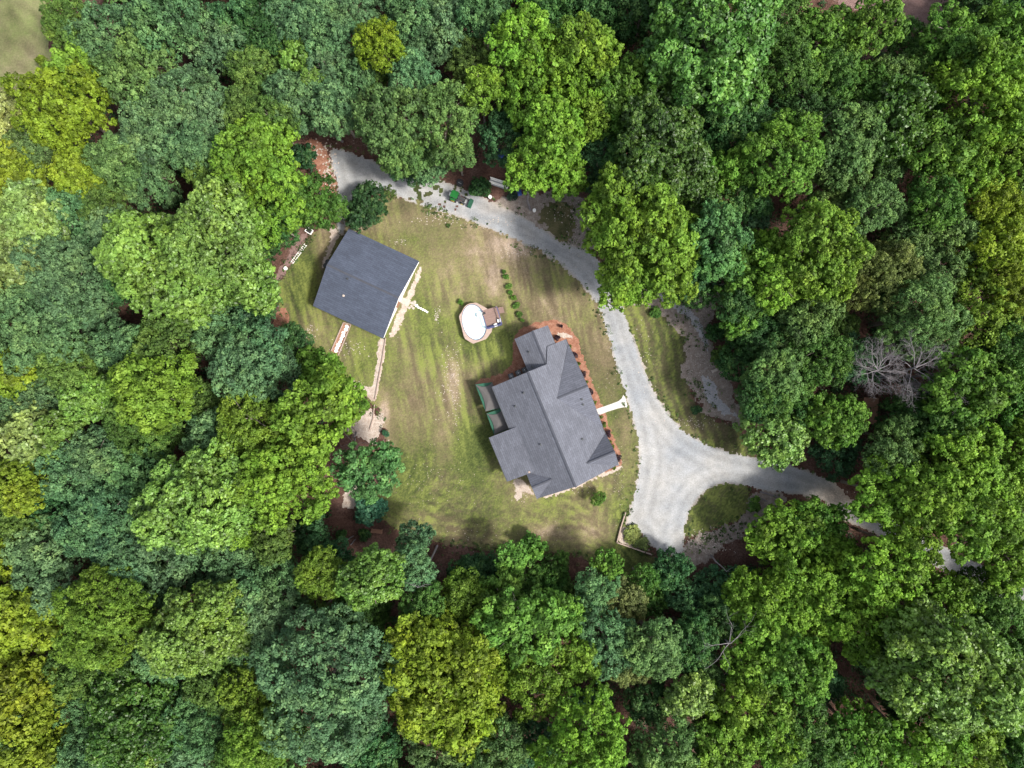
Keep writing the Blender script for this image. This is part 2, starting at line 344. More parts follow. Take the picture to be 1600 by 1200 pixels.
GRAVEL = [(514,238),(522,228),(545,236),(575,246),(610,262),(650,271),(690,281),(735,297),(772,314),(808,332),(846,354),(876,376),(926,392),(953,424),(968,452),(976,480),(988,520),(1002,560),(1018,600),(1042,642),(1068,672),(1100,692),(1150,708),(1200,718),(1240,726),(1280,742),(1312,756),(1335,786),(1380,800),(1425,822),(1475,852),(1535,882),(1640,930),(1640,975),(1540,925),(1470,892),(1420,862),(1370,835),(1315,812),(1285,784),(1250,774),(1200,770),(1165,760),(1130,754),(1102,767),(1080,792),(1070,830),(1072,874),(1040,868),(1018,858),(1004,838),(985,822),(972,822),(985,790),(994,750),(999,720),(994,680),(984,640),(970,600),(955,550),(944,510),(930,474),(905,442),(880,418),(850,398),(800,374),(750,352),(700,335),(650,320),(612,304),(598,296),(575,300),(556,315),(543,330),(540,364),(530,368),(524,350),(527,330),(528,300),(520,268)]
GP = smooth_poly(wp(GRAVEL), 2)
def islands(X, Y):   # weed tufts breaking through the upper track
    c = W(665, 300); m = np.exp(-(((X-c.x)/14)**2+((Y-c.y)/6)**2)); c = W(1045, 840); m = np.maximum(m, .7*np.exp(-(((X-c.x)/3)**2+((Y-c.y)/2.5)**2)))
    return .62-m*.5+.75*fbm(X, Y, .8, 3)-.02
sheet('verge', [(590,280),(640,270),(700,282),(745,305),(740,322),(700,320),(650,312),(600,300)], .02, MT['grass'], .25, .5, lambda X, Y, S: .15+.5*fbm(X, Y, 3, 3), lambda X, Y, S: .2+.6*fbm(X, Y, 2, 3))
sheet('gravel_drive', GRAVEL, .034, MT['gravel'], .16, .6, lambda X, Y, S: np.clip(.9*np.exp(-np.maximum(S,0)/.35)+blobs(X, Y, [(1330,790,60,30,.6),(870,390,30,30,.3),(770,325,40,16,.5),(975,790,8,60,.6),(1300,770,40,14,.5),(960,800,14,40,.4)])+.7*np.clip(fbm(X, Y, 7, 4), 0, 1), 0, 1), lambda X, Y, S: .5+.32*np.sin(2*np.pi*S/1.9+1.5*fbm(X, Y, 6, 2))*np.exp(-np.maximum(S-3.2, 0)/1.2)+1.1*fbm(X, Y, 3.5, 5), ragscale=.9, minus=islands)
c = MB(); c.prism([tuple(W(x, y)[:2]) for x, y in [(926,641),(950,633),(966,627),(971,623),(974,617),(977,621),(981,637),(976,636),(966,638),(950,643),(930,651)]], 0, .06); tag(c.build('concrete_walk', MT['concrete']), kind='structure')
BED = [(738,602),(745,594),(768,588),(788,582),(799,566),(801,548),(801,530),(810,514),(830,506),(850,500),(866,499),(883,504),(900,522),(910,547),(919,577),(932,610),(944,639),(954,667),(964,692),(972,715),(974,725),(966,733),(940,742),(900,720),(860,660),(820,620),(790,607),(760,610)]
sheet('mulch_bed', BED, .02, MT['mulch'], .15, .35, ragscale=.9)
sheet('bare_soil_patch', [(960,712),(972,718),(974,730),(962,738),(930,748),(900,765),(860,778),(845,778),(860,770),(900,757),(940,738)], .018, MT['sand'], .15, .5, ragscale=.8)
sheet('bare_soil_patch', [(868,520),(884,518),(896,524),(892,530),(875,530)], .026, MT['sand'], .12, .3, ragscale=.8)
sheet('bare_soil_patch', [(800,748),(815,745),(835,772),(842,780),(830,776),(820,765),(812,782),(806,785),(804,765)], .02, MT['sand'], .15, .4, ragscale=.8)
sheet('dirt_path', [(590,528),(603,526),(603,545),(598,575),(592,605),(588,628),(578,626),(566,612),(550,602),(542,594),(548,591),(566,600),(580,606),(585,585),(589,555)], .02, MT['sand'], .12, .3, ragscale=.7)
sheet('dirt_path', [(556,648),(566,640),(582,638),(590,650),(600,640),(604,655),(590,680),(592,700),(575,690),(556,682),(540,672),(545,664)], .02, MT['sand'], .15, .5, ragscale=.8)
sheet('leaf_strip', [(540,760),(560,755),(562,785),(545,800),(530,790)], .018, MT['sand'], .2, .8)
sheet('bare_soil_patch', [(657,412),(662,418),(640,480),(622,520),(612,530),(606,526),(620,490),(640,450)], .02, MT['sand'], .12, .35, ragscale=.7)
sheet('bare_soil_patch', [(515,350),(535,362),(520,390),(508,420),(502,420),(508,395),(518,372)], .02, MT['sand'], .12, .5, ragscale=.7)
sheet('mulch_pile', [(422,508),(430,490),(446,476),(455,498),(450,520),(438,532),(427,520)], .02, MT['mulch'], .15, .3)
sheet('mulch_pile', [(418,440),(440,415),(458,380),(478,360),(485,365),(470,392),(448,425),(432,450),(424,455)], .018, MT['dirt'], .15, .4)
sheet('gravel_corner', [(966,836),(972,822),(985,824),(1008,852),(1020,864),(990,856),(966,848)], .026, MT['sand'], .12, .2, ragscale=.7, smooth=1)

# scattered pale stones (uncountable)
def stones(name, spots, z=.03, mat='stone', label='pale stones and chips scattered over the worn lawn'):
    V = []; Fc = []; k = 0
    ico = [(0,0,1),(.9,0,.2),(.28,.85,.2),(-.72,.5,.25),(-.72,-.5,.2),(.28,-.85,.25)]
    for (x, y, rx, ry, nn, s) in spots:
        c = W(x, y)
        for _ in range(nn):
            a = rng.normal(0, 1, 2); px = c.x+a[0]*rx*.05; py = c.y+a[1]*ry*.05; q = s*.72*(.5+rng.random()*1.0); t = rng.random()*6.3; e = .5+rng.random()*.5
            for v in ico:
                vx = v[0]*q; vy = v[1]*q*e; V.append((px+vx*math.cos(t)-vy*math.sin(t), py+vx*math.sin(t)+vy*math.cos(t), z+v[2]*q*.5))
            for i in range(5): Fc.append((k, k+1+i, k+1+(i+1)%5))
            k += 6
    me = np_mesh(name, V, Fc); me.materials.append(MT[mat]); o = bpy.data.objects.new(name, me); link(o); tag(o, label, 'stones', None, 'stuff')
stones('scattered_stones', [(705,590,16,60,170,.11),(712,640,10,30,40,.1),(695,345,60,10,60,.13),(808,388,22,14,60,.12),(775,345,30,8,30,.12),(620,455,8,60,60,.11),(683,492,5,16,35,.13),(545,545,26,18,50,.12),(483,520,12,14,40,.13),(690,335,20,6,20,.13),
    (625,378,14,5,24,.1),(965,728,8,8,50,.1),(815,770,14,16,60,.1),(900,765,60,8,70,.08),(605,720,8,40,40,.1),(770,840,120,24,120,.08),(800,395,14,8,16,.1),(560,600,20,8,30,.12),(670,750,90,50,120,.08),(940,620,30,60,60,.07)])
stones('bank_rocks', [(515,275,12,40,120,.22),(500,235,24,14,60,.2),(522,320,6,16,50,.22),(550,205,60,20,40,.13)], label='broken pale rocks on the bank beside the upper gravel turnaround')
stones('gravel_spill', [(1085,660,50,10,80,.1),(1005,560,20,60,60,.1),(1100,850,40,20,220,.13),(1100,560,20,80,160,.12),(1110,470,24,20,60,.12),(905,360,20,50,120,.12),(880,335,30,20,60,.12),(968,745,8,60,60,.08),(1300,775,40,14,100,.12)], label='loose grey chips spilled along the edges of the gravel')

# ================================================================== THE HOUSE
MT['roofx'] = shingle('cross_gable_shingles', (.09,.095,.117), R_(90))
MT['roofh'] = shingle('main_house_shingles', (.098,.103,.124), 0)
HO = W(884, 530, 3.6); HA = R_(-67.5)
house = thing('house', (HO.x, HO.y, 0), HA, 'large grey-shingled ranch house with cross gables beside the gravel drive', 'house')
hp = lambda a, b, z: Vector((a, -b, z))      # a runs down the front, b to the rear
PF = lambda b: 3.6+.55*b
PR = lambda b: 7.59-.55*(b-7.25)
T = .16
# walls
wl = MB()
def wallprism(m, pts, z0, z1): m.prism([(a, -b) for a, b in pts], z0, z1)
wallprism(wl, [(.5,.5),(20.1,.5),(20.1,12.5),(2.8,12.5),(2.8,7),(.5,7)], 0, 3.55)
def gable_wall(m, a0, a1, bz):
    n_ = len(bz); m.add([hp(a0, b, z) for b, z in bz]+[hp(a1, b, z) for b, z in bz], [tuple(range(n_)), tuple(range(2*n_-1, n_-1, -1))]+[(i, (i+1)%n_, (i+1)%n_+n_, i+n_) for i in range(n_)])
gable_wall(wl, 2.8, 20.08, [(.6,3.55),(.6,PF(.6)-.2),(7.25,7.36),(12.4,PR(12.4)-.2),(12.4,3.55)])
wl.build('wall', MT['wallw'], house)
w2 = MB(); wallprism(w2, [(-2.5,2.15),(2.78,2.15),(2.78,6.7),(-2.5,6.7)], 0, 3.9); gable_wall(w2, -2.48, 2.76, [(2.2,3.9),(2.2,4.2),(4.25,5.35),(6.65,4.1),(6.65,3.9)])
w2.build('garage_wing_wall', MT['wallw'], house)
w3 = MB(); wallprism(w3, [(9.7,12.52),(16.1,12.52),(16.1,15.9),(9.7,15.9)], 0, 3.5); w3.build('rear_wing_wall', MT['wallw'], house)
w4 = MB(); wallprism(w4, [(.9,.49),(14.3,.49),(14.3,.2),(.9,.2)], 0, .8); w4.build('brick_skirt', MT['brick'], house)
rf = MB()
rf.slab([hp(0,0,PF(0)), hp(0,3.1,PF(3.1)), hp(2.4,4.25,PF(4.25)), hp(2.4,7.25,PF(7.25)), hp(20.55,7.25,PF(7.25)), hp(20.55,0,PF(0))], T)
rf.slab([hp(2.4,7.25,7.588), hp(2.4,13,PR(13)), hp(20.5,13,PR(13)), hp(20.5,7.25,7.588)], T)
rf.build('main_roof', MT['roofh'], house)
r2 = MB(); r2.slab([hp(-2.95,4.25,5.7), hp(-2.95,1.75,4.35), hp(2.6,1.75,4.35), hp(2.6,4.25,5.7)], T)
r2.slab([hp(-2.95,4.252,5.7), hp(2.6,4.252,5.7), hp(2.6,7.15,4.15), hp(-2.95,7.15,4.15)], T); r2.build('garage_wing_roof', MT['roofh'], house)
r3 = MB(); r3.slab([hp(9.3,11.9,PR(11.9)+.06), hp(9.3,16.35,3.75), hp(16.5,16.35,3.75), hp(16.5,11.9,PR(11.9)+.06)], T); r3.build('rear_wing_roof', MT['roofh'], house)
r4 = MB()
def xg(m, ar, b_in, b_out, z_in, lo, hi, z_eave):
    for a in (lo, hi): m.slab([hp(ar,b_out,z_in), hp(ar,b_in,z_in), hp(a,b_out,z_eave)], .12)
for (ar, bi, bo, zi, lo, hi, ze) in ((7.65,4.75,-.12,6.23,.75,14.55,3.63),(18.2,4.4,-.12,6.04,15.5,20.75,3.63),(18.4,9.9,13.25,6.16,16.2,20.6,4.42)):
    m = MB(); xg(m, ar, bi, bo, zi, lo, hi, ze); m.build('cross_gable', MT['roofx'], house)
    m = MB(); bb = bo+(.12 if bo < 0 else -.15); m.slab([hp(ar,bb,zi-.14), hp(lo+.3,bb,ze-.1), hp(hi-.3,bb,ze-.1)], .01)
    m = MB(); t_ = .1; m.add([hp(ar,bb,zi-.16), hp(lo+.4,bb,ze-.1), hp(hi-.4,bb,ze-.1), hp(ar,bb+t_,zi-.16), hp(lo+.4,bb+t_,ze-.1), hp(hi-.4,bb+t_,ze-.1)], [(0,1,2),(5,4,3),(0,3,4,1),(1,4,5,2),(2,5,3,0)]); m.build('gable_wall', MT['wallw'], house)
cp = MB(); cp.bar(hp(2.35,7.25,7.60), hp(20.6,7.25,7.60), .30, .05); cp.bar(hp(-3,4.25,5.715), hp(2.3,4.25,5.715), .26, .05)
cp.bar(hp(7.65,-.15,6.25), hp(7.65,4.7,6.25), .24, .04); cp.bar(hp(18.2,-.15,6.06), hp(18.2,4.35,6.06), .24, .04); cp.bar(hp(18.4,10,6.18), hp(18.4,13.28,6.18), .24, .04)
cp.build('ridge_cap', MT['roofcap'], house)
for a, b, zz in ((-.3,5.9,4.83),(1.9,6.3,4.6),(9.2,1.4,5.65),(10,1.5,5.35),(14.7,3.6,5.6),(6.4,10.9,5.6),(13,9.6,6.3),(5,9,6.65)):
    v = MB(); v.cyl(hp(a,b,zz+.18), .09, .4, 10); v.cyl(hp(a,b,zz+.02), .2, .05, 12); v.build('roof_vent', MT['dmetal'], house)
v = MB(); v.box(hp(16.3,12.6,4.75), (.25,.55,.25)); v.build('flashing', MT['coping'], house)
gt = MB(); gt.bar(hp(0,-.06,3.52), hp(20.55,-.06,3.52), .12, .12); gt.bar(hp(2.4,13.06,4.33), hp(9.2,13.06,4.33), .12, .12); gt.bar(hp(9.3,16.41,3.67), hp(16.5,16.41,3.67), .12, .12); gt.build('gutter', MT['dmetal'], house)
def window(parent, c, along, wd, ht, mat='white'):
    d = (wd, .08, ht) if along == 'a' else (.08, wd, ht)
    m = MB(); m.box(c, d); f = m.build('window', MT[mat], parent)
    d2 = (wd-.14, .1, ht-.14) if along == 'a' else (.1, wd-.14, ht-.14); m = MB(); m.box(c, d2); m.build('pane', MT['glass'], f)
for a in (2.2, 5.2, 12.8, 15.2, 18.2): window(house, hp(a,.45,1.9), 'a', 1.3, 1.4)
for a in (4.5, 7.5): window(house, hp(a,12.55,1.9), 'a', 1.5, 1.4)
for a in (11.2, 14.2): window(house, hp(a,15.95,1.9), 'a', 1.5, 1.4)
window(house, hp(20.13,3.5,1.9), 'b', 1.3, 1.3); window(house, hp(20.13,9,1.9), 'b', 1.3, 1.3)
m = MB(); m.box(hp(11.3,.45,1.15), (1.0,.1,2.1)); dr = m.build('front_door', MT['brown'], house); m = MB(); m.box(hp(11.7,.36,1.1), (.05,.08,.14)); m.build('handle', MT['metal'], dr)
m = MB(); m.box(hp(-2.53,4.3,1.2), (.06,3,2.3)); m.build('garage_door', MT['white'], house)

def px_local(o_loc, rz, px, py, z=0):
    p = W(px, py, z)-Vector(o_loc); return Matrix.Rotation(-rz, 3, 'Z') @ p
# air conditioners by the rear wall
for i, (x, y) in enumerate(((798.5,587.5),(810,582.5),(819.5,578))):
    p = W(x, y, .8); t = thing('air_conditioner', (p.x, p.y, 0), R_(22+i*3), ['dark air conditioner against the house, nearest the green canopy','dark air conditioner against the house, middle of three','dark air conditioner against the house, in the corner by the garage wing'][i], 'air conditioner', 'air conditioners behind the house')
    m = MB(); m.box((0,0,.4), (.82,.82,.74)); m.build('casing', MT['dmetal'], t)
    m = MB(); m.cyl((0,0,.78), .34, .03, 20); m.build('fan_grille', MT['black'], t)
    m = MB()
    for k in range(4): m.bar((.33*math.cos(k*.785), .33*math.sin(k*.785), .81), (-.33*math.cos(k*.785), -.33*math.sin(k*.785), .81), .03)
    m.tube([(.34*math.cos(k*.314), .34*math.sin(k*.314), .81) for k in range(21)], .015, 4); m.build('fan_guard', MT['metal'], t)
# fabric canopies on the patio
def canopy(cs, label):
    P = [W(x, y, 2.7) for x, y in cs]; c = sum(P, Vector())/4; t = thing('patio_canopy', (c.x, c.y, 0), 0, label, 'canopy', 'fabric canopies behind the house')
    Q = [Vector((p.x-c.x, p.y-c.y, 2.62)) for p in P]
    m = MB(); m.slab([q+Vector((0,0,-.08)) for q in Q], .03); m.build('green_liner', MT['dgreen'], t)
    # taupe top with edges pulled in
    n_ = 12; edge = []
    depth = (.55,.1,.08,.42)      # top, right, bottom, left
    for e in range(4):
        a, b = Q[e], Q[(e+1)%4]; nrm = (-(a+b)/2); nrm.z = 0; nrm.normalize()
        for k in range(n_):
            u = k/n_; q = a.lerp(b, u)+nrm*depth[e]*4*u*(1-u); q.z = 2.68; edge.append(q)
    m = MB(); ctr = Vector((0,0,2.95)); mid = [q*.5+Vector((0,0,1.34+.13)) for q in edge]
    for q in mid: q.z = 2.87
    vs = edge+mid+[ctr]; K = len(edge)
    m.add(vs, [(i, (i+1)%K, (i+1)%K+K, i+K) for i in range(K)]+[(i+K, (i+1)%K+K, 2*K) for i in range(K)])
    m.build('canopy_top', MT['taupe'], t, smooth=True)
    for q in Q:
        m = MB(); m.tube([(q.x*.97, q.y*.97, 0), (q.x*.97, q.y*.97, 2.55)], .035, 8); m.build('post', MT['dmetal'], t)
canopy([(742.4,600.6),(769,597),(786,637),(758.5,643)], 'taupe fabric canopy with green crescent edges, nearer the mulch bed')
canopy([(760,646),(786,637.5),(798.5,669),(772,679.5)], 'taupe fabric canopy with green crescent edges, beside the rear wing')

# ================================================================== OUTBUILDING
GO = W(545, 357, 2.9); GR = math.atan2(-51, 110)
shed = thing('outbuilding', (GO.x, GO.y, 0), GR, 'square outbuilding with a dark blue-grey shingled gable roof left of the lawn', 'outbuilding')
GL, GW = 11.8, 13.0
m = MB(); m.prism([(.35,-.35),(GL-.55,-.35),(GL-.55,-GW+.3),(.35,-GW+.3)], 0, 2.8); 
m.add([(.35,-.4,2.8),(.35,-GW/2,5.0),(.35,-GW+.35,2.8),(GL-.55,-.4,2.8),(GL-.55,-GW/2,5.0),(GL-.55,-GW+.35,2.8)], [(0,1,2),(5,4,3),(0,3,4,1),(1,4,5,2),(2,5,3,0)])
m.build('wall', MT['wallw'], shed)
m = MB(); m.slab([(0,0,2.9),(0,-GW/2,5.2),(GL,-GW/2,5.2),(GL,0,2.9)], .14); m.slab([(0,-GW/2-.002,5.2),(0,-GW,2.9),(GL,-GW,2.9),(GL,-GW/2-.002,5.2)], .14)
m.build('roof', MT['roof2'], shed)
m = MB(); m.bar((0,-GW/2,5.215), (GL,-GW/2,5.215), .3, .05); m.build('ridge_cap', MT['roofcap'], shed)
for x, y, mt in ((3.6,-7.1,'dmetal'),(3.9,-9.6,'stone')):
    m = MB(); zz = 5.2-(abs(y)-6.5)*.354; m.cyl((x,y,zz+.12), .1, .3, 10); m.cyl((x,y,zz+.02), .2, .05, 12); m.build('roof_vent', MT[mt], shed)
window(shed, Vector((GL-.53,-3,1.6)), 'b', 1.2, 1.0); window(shed, Vector((GL-.53,-11,1.6)), 'b', 1.2, 1.0)
m = MB(); m.box((GL-.52,-7.3,1.1), (.08,1,2.1)); d = m.build('door', MT['brown'], shed); m = MB(); m.box((GL-.46,-6.95,1.1), (.06,.05,.12)); m.build('handle', MT['metal'], d)
m = MB(); m.box((4.6,-GW+.26,1.2), (2.6,.08,2.3)); m.build('garage_door', MT['white'], shed)
m = MB(); m.box((GL-.51,-4.6,2.2), (.12,.12,.25)); m.build('wall_lamp', MT['dmetal'], shed)
m = MB(); m.bar((GL+.03,-.2,2.86), (GL+.03,-GW/2,5.14), .05, .16); m.bar((GL+.03,-GW/2,5.14), (GL+.03,-GW+.2,2.86), .05, .16); m.build('fascia', MT['white'], shed)
def flat(name, pts, z0, z1, mat, label, cat, group=None):
    P = [W(x, y, z1) for x, y in pts]; c = sum(P, Vector())/len(P)
    m = MB(); m.prism([(p.x-c.x, p.y-c.y) for p in P], 0, z1-z0); o = m.build(name, MT[mat]); o.location = (c.x, c.y, z0); return tag(o, label, cat, group)
flat('door_landing', [(628,464.5),(641.5,468.5),(638,478.5),(625.5,473.5)], 0, .16, 'stone', 'pale concrete landing at the side door of the outbuilding', 'landing')
sts = [(644,473.5),(647.5,476),(643,478.5),(648,472),(639.5,481),(646,481.5),(651,477.5),(654,480.5),(657.5,482),(661,484),(664.5,485.5),(667.5,487.5)]
for i, (x, y) in enumerate(sts):
    a = R_(20+i*17); r = .2 if i > 6 else .26; k = 4 if i % 3 else 6
    P = W(x, y); m = MB(); m.prism([(r*math.cos(a+j*2*math.pi/k), r*math.sin(a+j*2*math.pi/k)) for j in range(k)], 0, .06); o = m.build('stepping_stone', MT['white' if i > 5 else 'stone']); o.location = (P.x, P.y, .01)
    if i < 6: lb = 'pale stepping stone in the cluster at the landing, %s' % ['second from its left','topmost but one','third from its left','topmost of all','nearest the wall','bottommost'][i]
    else: lb = 'white stepping stone in the line across the lawn, %s from the landing' % ['first','second','third','fourth','fifth','farthest'][i-6]
    tag(o, lb, 'stepping stone', 'stepping stones beside the outbuilding')
# black tanks at the left wall
for i, (x, y, r) in enumerate(((512,409,.42),(508,414.5,.36))):
    p = W(x, y, .9); t = thing('barrel', (p.x, p.y, 0), 0, ['wide black barrel against the left wall of the outbuilding','smaller black barrel set outside the wide one by the outbuilding'][i], 'barrel', 'black barrels by the outbuilding')
    m = MB(); m.tube([(0,0,0),(0,0,.15),(0,0,.5),(0,0,.8),(0,0,.86)], [r*.9,r,r*1.06,r,r*.9], 20); m.build('drum', MT['black'], t, smooth=False)
    m = MB(); m.cyl((0,0,.88), r*.75, .05, 16); m.build('lid', MT['dmetal'], t)
# timber edged stone walk below the outbuilding
flat('walk_bed', [(537,505),(548,508),(528.5,555),(518,549)], 0, .03, 'brown', None, None)['kind'] = 'structure'
t = thing('timber_edging', tuple(W(533, 530)), 0, 'pale timber frame edging the short stone walk below the outbuilding', 'edging'); o0 = W(533,530)
for a, b in (((537,504),(518,548)),((548.5,507),(529,555)),((537,504),(548.5,507))):
    A = W(*a)-o0; B = W(*b)-o0; m = MB(); m.bar((A.x,A.y,.12), (B.x,B.y,.12), .14, .22); m.build('board', MT['coping'], t)
rs = random.Random(5)
for i in range(9):
    u = (i+.5)/9; x = 543*(1-u)+524*u+rs.uniform(-1,1); y = 508*(1-u)+551*u
    P = W(x, y); m = MB(); k = 6; r = .24+.06*rs.random(); m.prism([(r*1.2*math.cos(j*2*math.pi/k), r*math.sin(j*2*math.pi/k)) for j in range(k)], 0, .05); o = m.build('paving_stone', MT['white']); o.location = (P.x, P.y, .035); o.rotation_euler.z = rs.random()*3
    tag(o, 'pale flat stone between the timber edging, %s from the outbuilding' % ['nearest','second','third','fourth','fifth','sixth','seventh','eighth','farthest'][i], 'paving stone', 'stones in the timber edged walk')
def bars(name, segs, wd, ht, mat, label, cat, part='timber', z=None):
    o0 = W(*segs[0][0]); t = thing(name, (o0.x, o0.y, 0), 0, label, cat)
    for a, b in segs:
        A = W(*a)-o0; B = W(*b)-o0; m = MB(); m.bar((A.x,A.y,z or ht/2), (B.x,B.y,z or ht/2), wd, ht); m.build(part, MT[mat], t)
    return t
bars('path_edging', [((603,528),(598,560)),((598,560),(591,596)),((591,596),(586,626)),((585.5,632),(583,655)),((583,655),(578,672))], .12, .25, 'coping', 'thin pale edging along the lawn side of the dirt path', 'edging')
bars('retaining_timber', [((541,592),(554,603)),((554,603),(568,613)),((568,613),(586,626))], .25, .4, 'coping', 'slanting pale timber wall meeting the dirt path above the lime tree', 'retaining wall')
bars('corner_wall', [((963.5,847),(1018,866)),((977,800),(970,822)),((970,822),(963.5,847))], .16, .45, 'coping', 'low pale timber wall around the lower left corner of the gravel', 'retaining wall')
# round sand pit edge
c0 = W(568, 656); t = thing('round_edging', (c0.x, c0.y, 0), 0, 'curved pale board edging round the bare circle beside the path', 'edging')
m = MB(); m.tube([(1.9*math.cos(a), 2.2*math.sin(a), .1) for a in [R_(60+i*15) for i in range(13)]], .08, 6); m.build('board', MT['coping'], t)
m = MB(); m.bar((-3.6,-1.9,.12), (-2.0,-.6,.12), .3, .1); m.build('plank', MT['dead'], t)
# ladder, frame and bucket at the left wood edge
a = W(456,411); b = W(478,382); c = (a+b)/2; t = thing('ladder', (c.x,c.y,0), math.atan2((b-a).y, (b-a).x), 'white ladder lying on the ground at the left edge of the woods', 'ladder'); L = (b-a).length
for s in (-.2,.2): m = MB(); m.box((0,s,.06), (L,.06,.08)); m.build('rail', MT['white'], t)
for k in range(11): m = MB(); m.box((-L/2+(k+.5)*L/11,0,.06), (.06,.36,.05)); m.build('rung', MT['white'], t)
c = W(483.5,361); t = thing('cold_frame', (c.x,c.y,0), R_(-32), 'small white frame with a black bed at the wood edge above the ladder', 'frame')
m = MB(); m.box((0,0,.15), (.95,.65,.14)); m.build('bed', MT['black'], t)
for cx, cy, dx, dy in ((0,.36,1.1,.1),(0,-.36,1.1,.1),(.5,0,.1,.62),(-.5,0,.1,.62)): m = MB(); m.box((cx,cy,.17), (dx,dy,.3)); m.build('side_board', MT['white'], t)
c = W(447.5,420); t = thing('bucket', (c.x,c.y,0), 0, 'white bucket on the ground below the ladder', 'bucket')
m = MB(); m.tube([(0,0,0),(0,0,.42)], [.22,.28], 16); m.build('pail', MT['white'], t); m = MB(); m.cyl((0,0,.44), .29, .04, 16); m.build('lid', MT['white'], t)

# ================================================================== POOL AND DECK
z4 = lambda x, y: (700+x/5, 460+y/5)
oc = [z4(*p) for p in ((84,168),(150,82),(218,62),(305,108),(345,180),(345,285),(300,348),(195,386),(128,345))]
pc = W(*z4(205,217), 1.3); pool = thing('swimming_pool', (pc.x, pc.y, 0), 0, 'oval above-ground pool full of pale water with a wooden coping', 'swimming pool')
ell = []
for k in range(48):
    a = 2*math.pi*k/48; ex, ey = 1.87*math.cos(a), 2.82*math.sin(a); r = R_(13); e = 1.0
    ell.append((ex*math.cos(r)-ey*math.sin(r), ex*math.sin(r)+ey*math.cos(r)))
O = [W(x, y, 1.3)-pc for x, y in oc]
# coping ring: bridge oval to many-sided outline by angle
ring = []
for (ex, ey) in ell:
    a = math.atan2(ey, ex); best = None
    for i in range(len(O)):
        p, q = O[i], O[(i+1)%len(O)]; dx, dy = math.cos(a), math.sin(a); den = dx*(q.y-p.y)-dy*(q.x-p.x)
        if abs(den) < 1e-9: continue
        tt = (p.x*(q.y-p.y)-p.y*(q.x-p.x))/den; uu = (p.x*dy-p.y*dx)/den
        if tt > 0 and -.001 <= uu <= 1.001: best = max(tt, best or 0)
    rr = max(best or 0, math.hypot(ex, ey)+.16); ring.append((rr*math.cos(a), rr*math.sin(a)))
m = MB(); K = 48; vs = [(x,y,1.3) for x,y in ell]+[(x,y,1.3) for x,y in ring]+[(x,y,1.22) for x,y in ell]+[(x,y,1.22) for x,y in ring]
m.add(vs, [(i,(i+1)%K,(i+1)%K+K,i+K) for i in range(K)]+[(i+2*K,i+3*K,(i+1)%K+3*K,(i+1)%K+2*K) for i in range(K)]+[(i+K,(i+1)%K+K,(i+1)%K+3*K,i+3*K) for i in range(K)]+[(i,i+2*K,(i+1)%K+2*K,(i+1)%K) for i in range(K)])
m.build('coping', MT['coping'], pool)
m = MB(); vs = [(x*.995,y*.995,0) for x,y in ell]+[(x*.995,y*.995,1.22) for x,y in ell]; m.add(vs, [(i,(i+1)%K,(i+1)%K+K,i+K) for i in range(K)]); m.build('pool_wall', MT['taupe'], pool)
m = MB(); m.tube([(x*.985,y*.985,1.22) for x,y in ell+ell[:1]], .06, 5); m.build('liner_rim', MT['navy'], pool)
m = MB(); m.add([(x*.99,y*.99,1.12) for x,y in ell], [tuple(range(K))]); m.build('water', MT['water'], pool)
for i in range(0, 48, 4): m = MB(); m.box((ring[i][0]*.96, ring[i][1]*.96, .61), (.09,.09,1.2)); m.build('post', MT['coping'], pool)
dk = [W(*z4(*p), 1.35) for p in ((262,130),(388,92),(430,240),(296,280))]; dc = sum(dk, Vector())/4; e = dk[1]-dk[0]; rz = math.atan2(e.y, e.x); dl, dwid = e.length, (dk[2]-dk[1]).length
deck = thing('pool_deck', (dc.x, dc.y, 0), rz, 'raised brown deck with navy rails on the right side of the pool', 'deck')
m = MB(); m.box((.05,.1,1.33), (dl*.96,dwid*.94,.08)); m.build('floor', MT['deck'], deck)
for x in (-.42,.42):
    for y in (-.44,.46): m = MB(); m.box((dl*x,dwid*y,1.15), (.12,.12,2.3)); m.build('post', MT['navy'], deck)
for nm, c_, d_ in (('rail',(0,-dwid*.46,2.2),(dl*.95,.14,.08)),('rail',(dl*.46,-.1,2.2),(.12,dwid*.9,.08)),('rail',(-dl*.46,-.35,2.2),(.12,dwid*.66,.08)),('skirt',(0,-dwid*.46,1.1),(dl*.9,.1,.6)),('skirt',(dl*.445,0,.75),(.08,dwid*.85,1.1)),('skirt',(-dl*.45,-.2,1.0),(.08,dwid*.7,.6))):
    m = MB(); m.box(c_, d_); m.build(nm, MT['navy'], deck)
for k in range(9): m = MB(); m.box((-dl*.42+k*dl*.105,-dwid*.46,1.78), (.05,.05,.8)); m.build('baluster', MT['navy'], deck)
for k in range(3): m = MB(); m.box((dl*.5+.18+k*.26,dwid*.28,1.05-.35*k), (.27,.95,.06)); m.build('step', MT['deck'], deck)
m = MB(); m.box((-dl*.38,dwid*.36,1.36), (.5,.4,.03)); m.build('mat', MT['black'], deck)
lc = W(*z4(250,160), 1.4); m = MB(); m.box((0,-dwid*.40,1.6), (dl*.92,.36,.07)); m.build('bench', MT['navy'], deck)
t = thing('pool_ladder', (lc.x, lc.y, 1.12), R_(8), 'white pool ladder reaching from the water to the deck', 'ladder')
for s in (-.22,.22): m = MB(); m.tube([(-.5,s,-.1),(-.35,s,.75),(0,s,.85),(.35,s,.75),(.45,s,.25)], .035, 8); m.build('rail', MT['white'], t)
for k in range(3): m = MB(); m.box((-.45+.05*k,0,.05+.2*k), (.22,.44,.05)); m.build('tread', MT['white'], t)
m = MB(); m.box((0,0,.3), (.5,.5,.04)); m.build('platform', MT['white'], t)
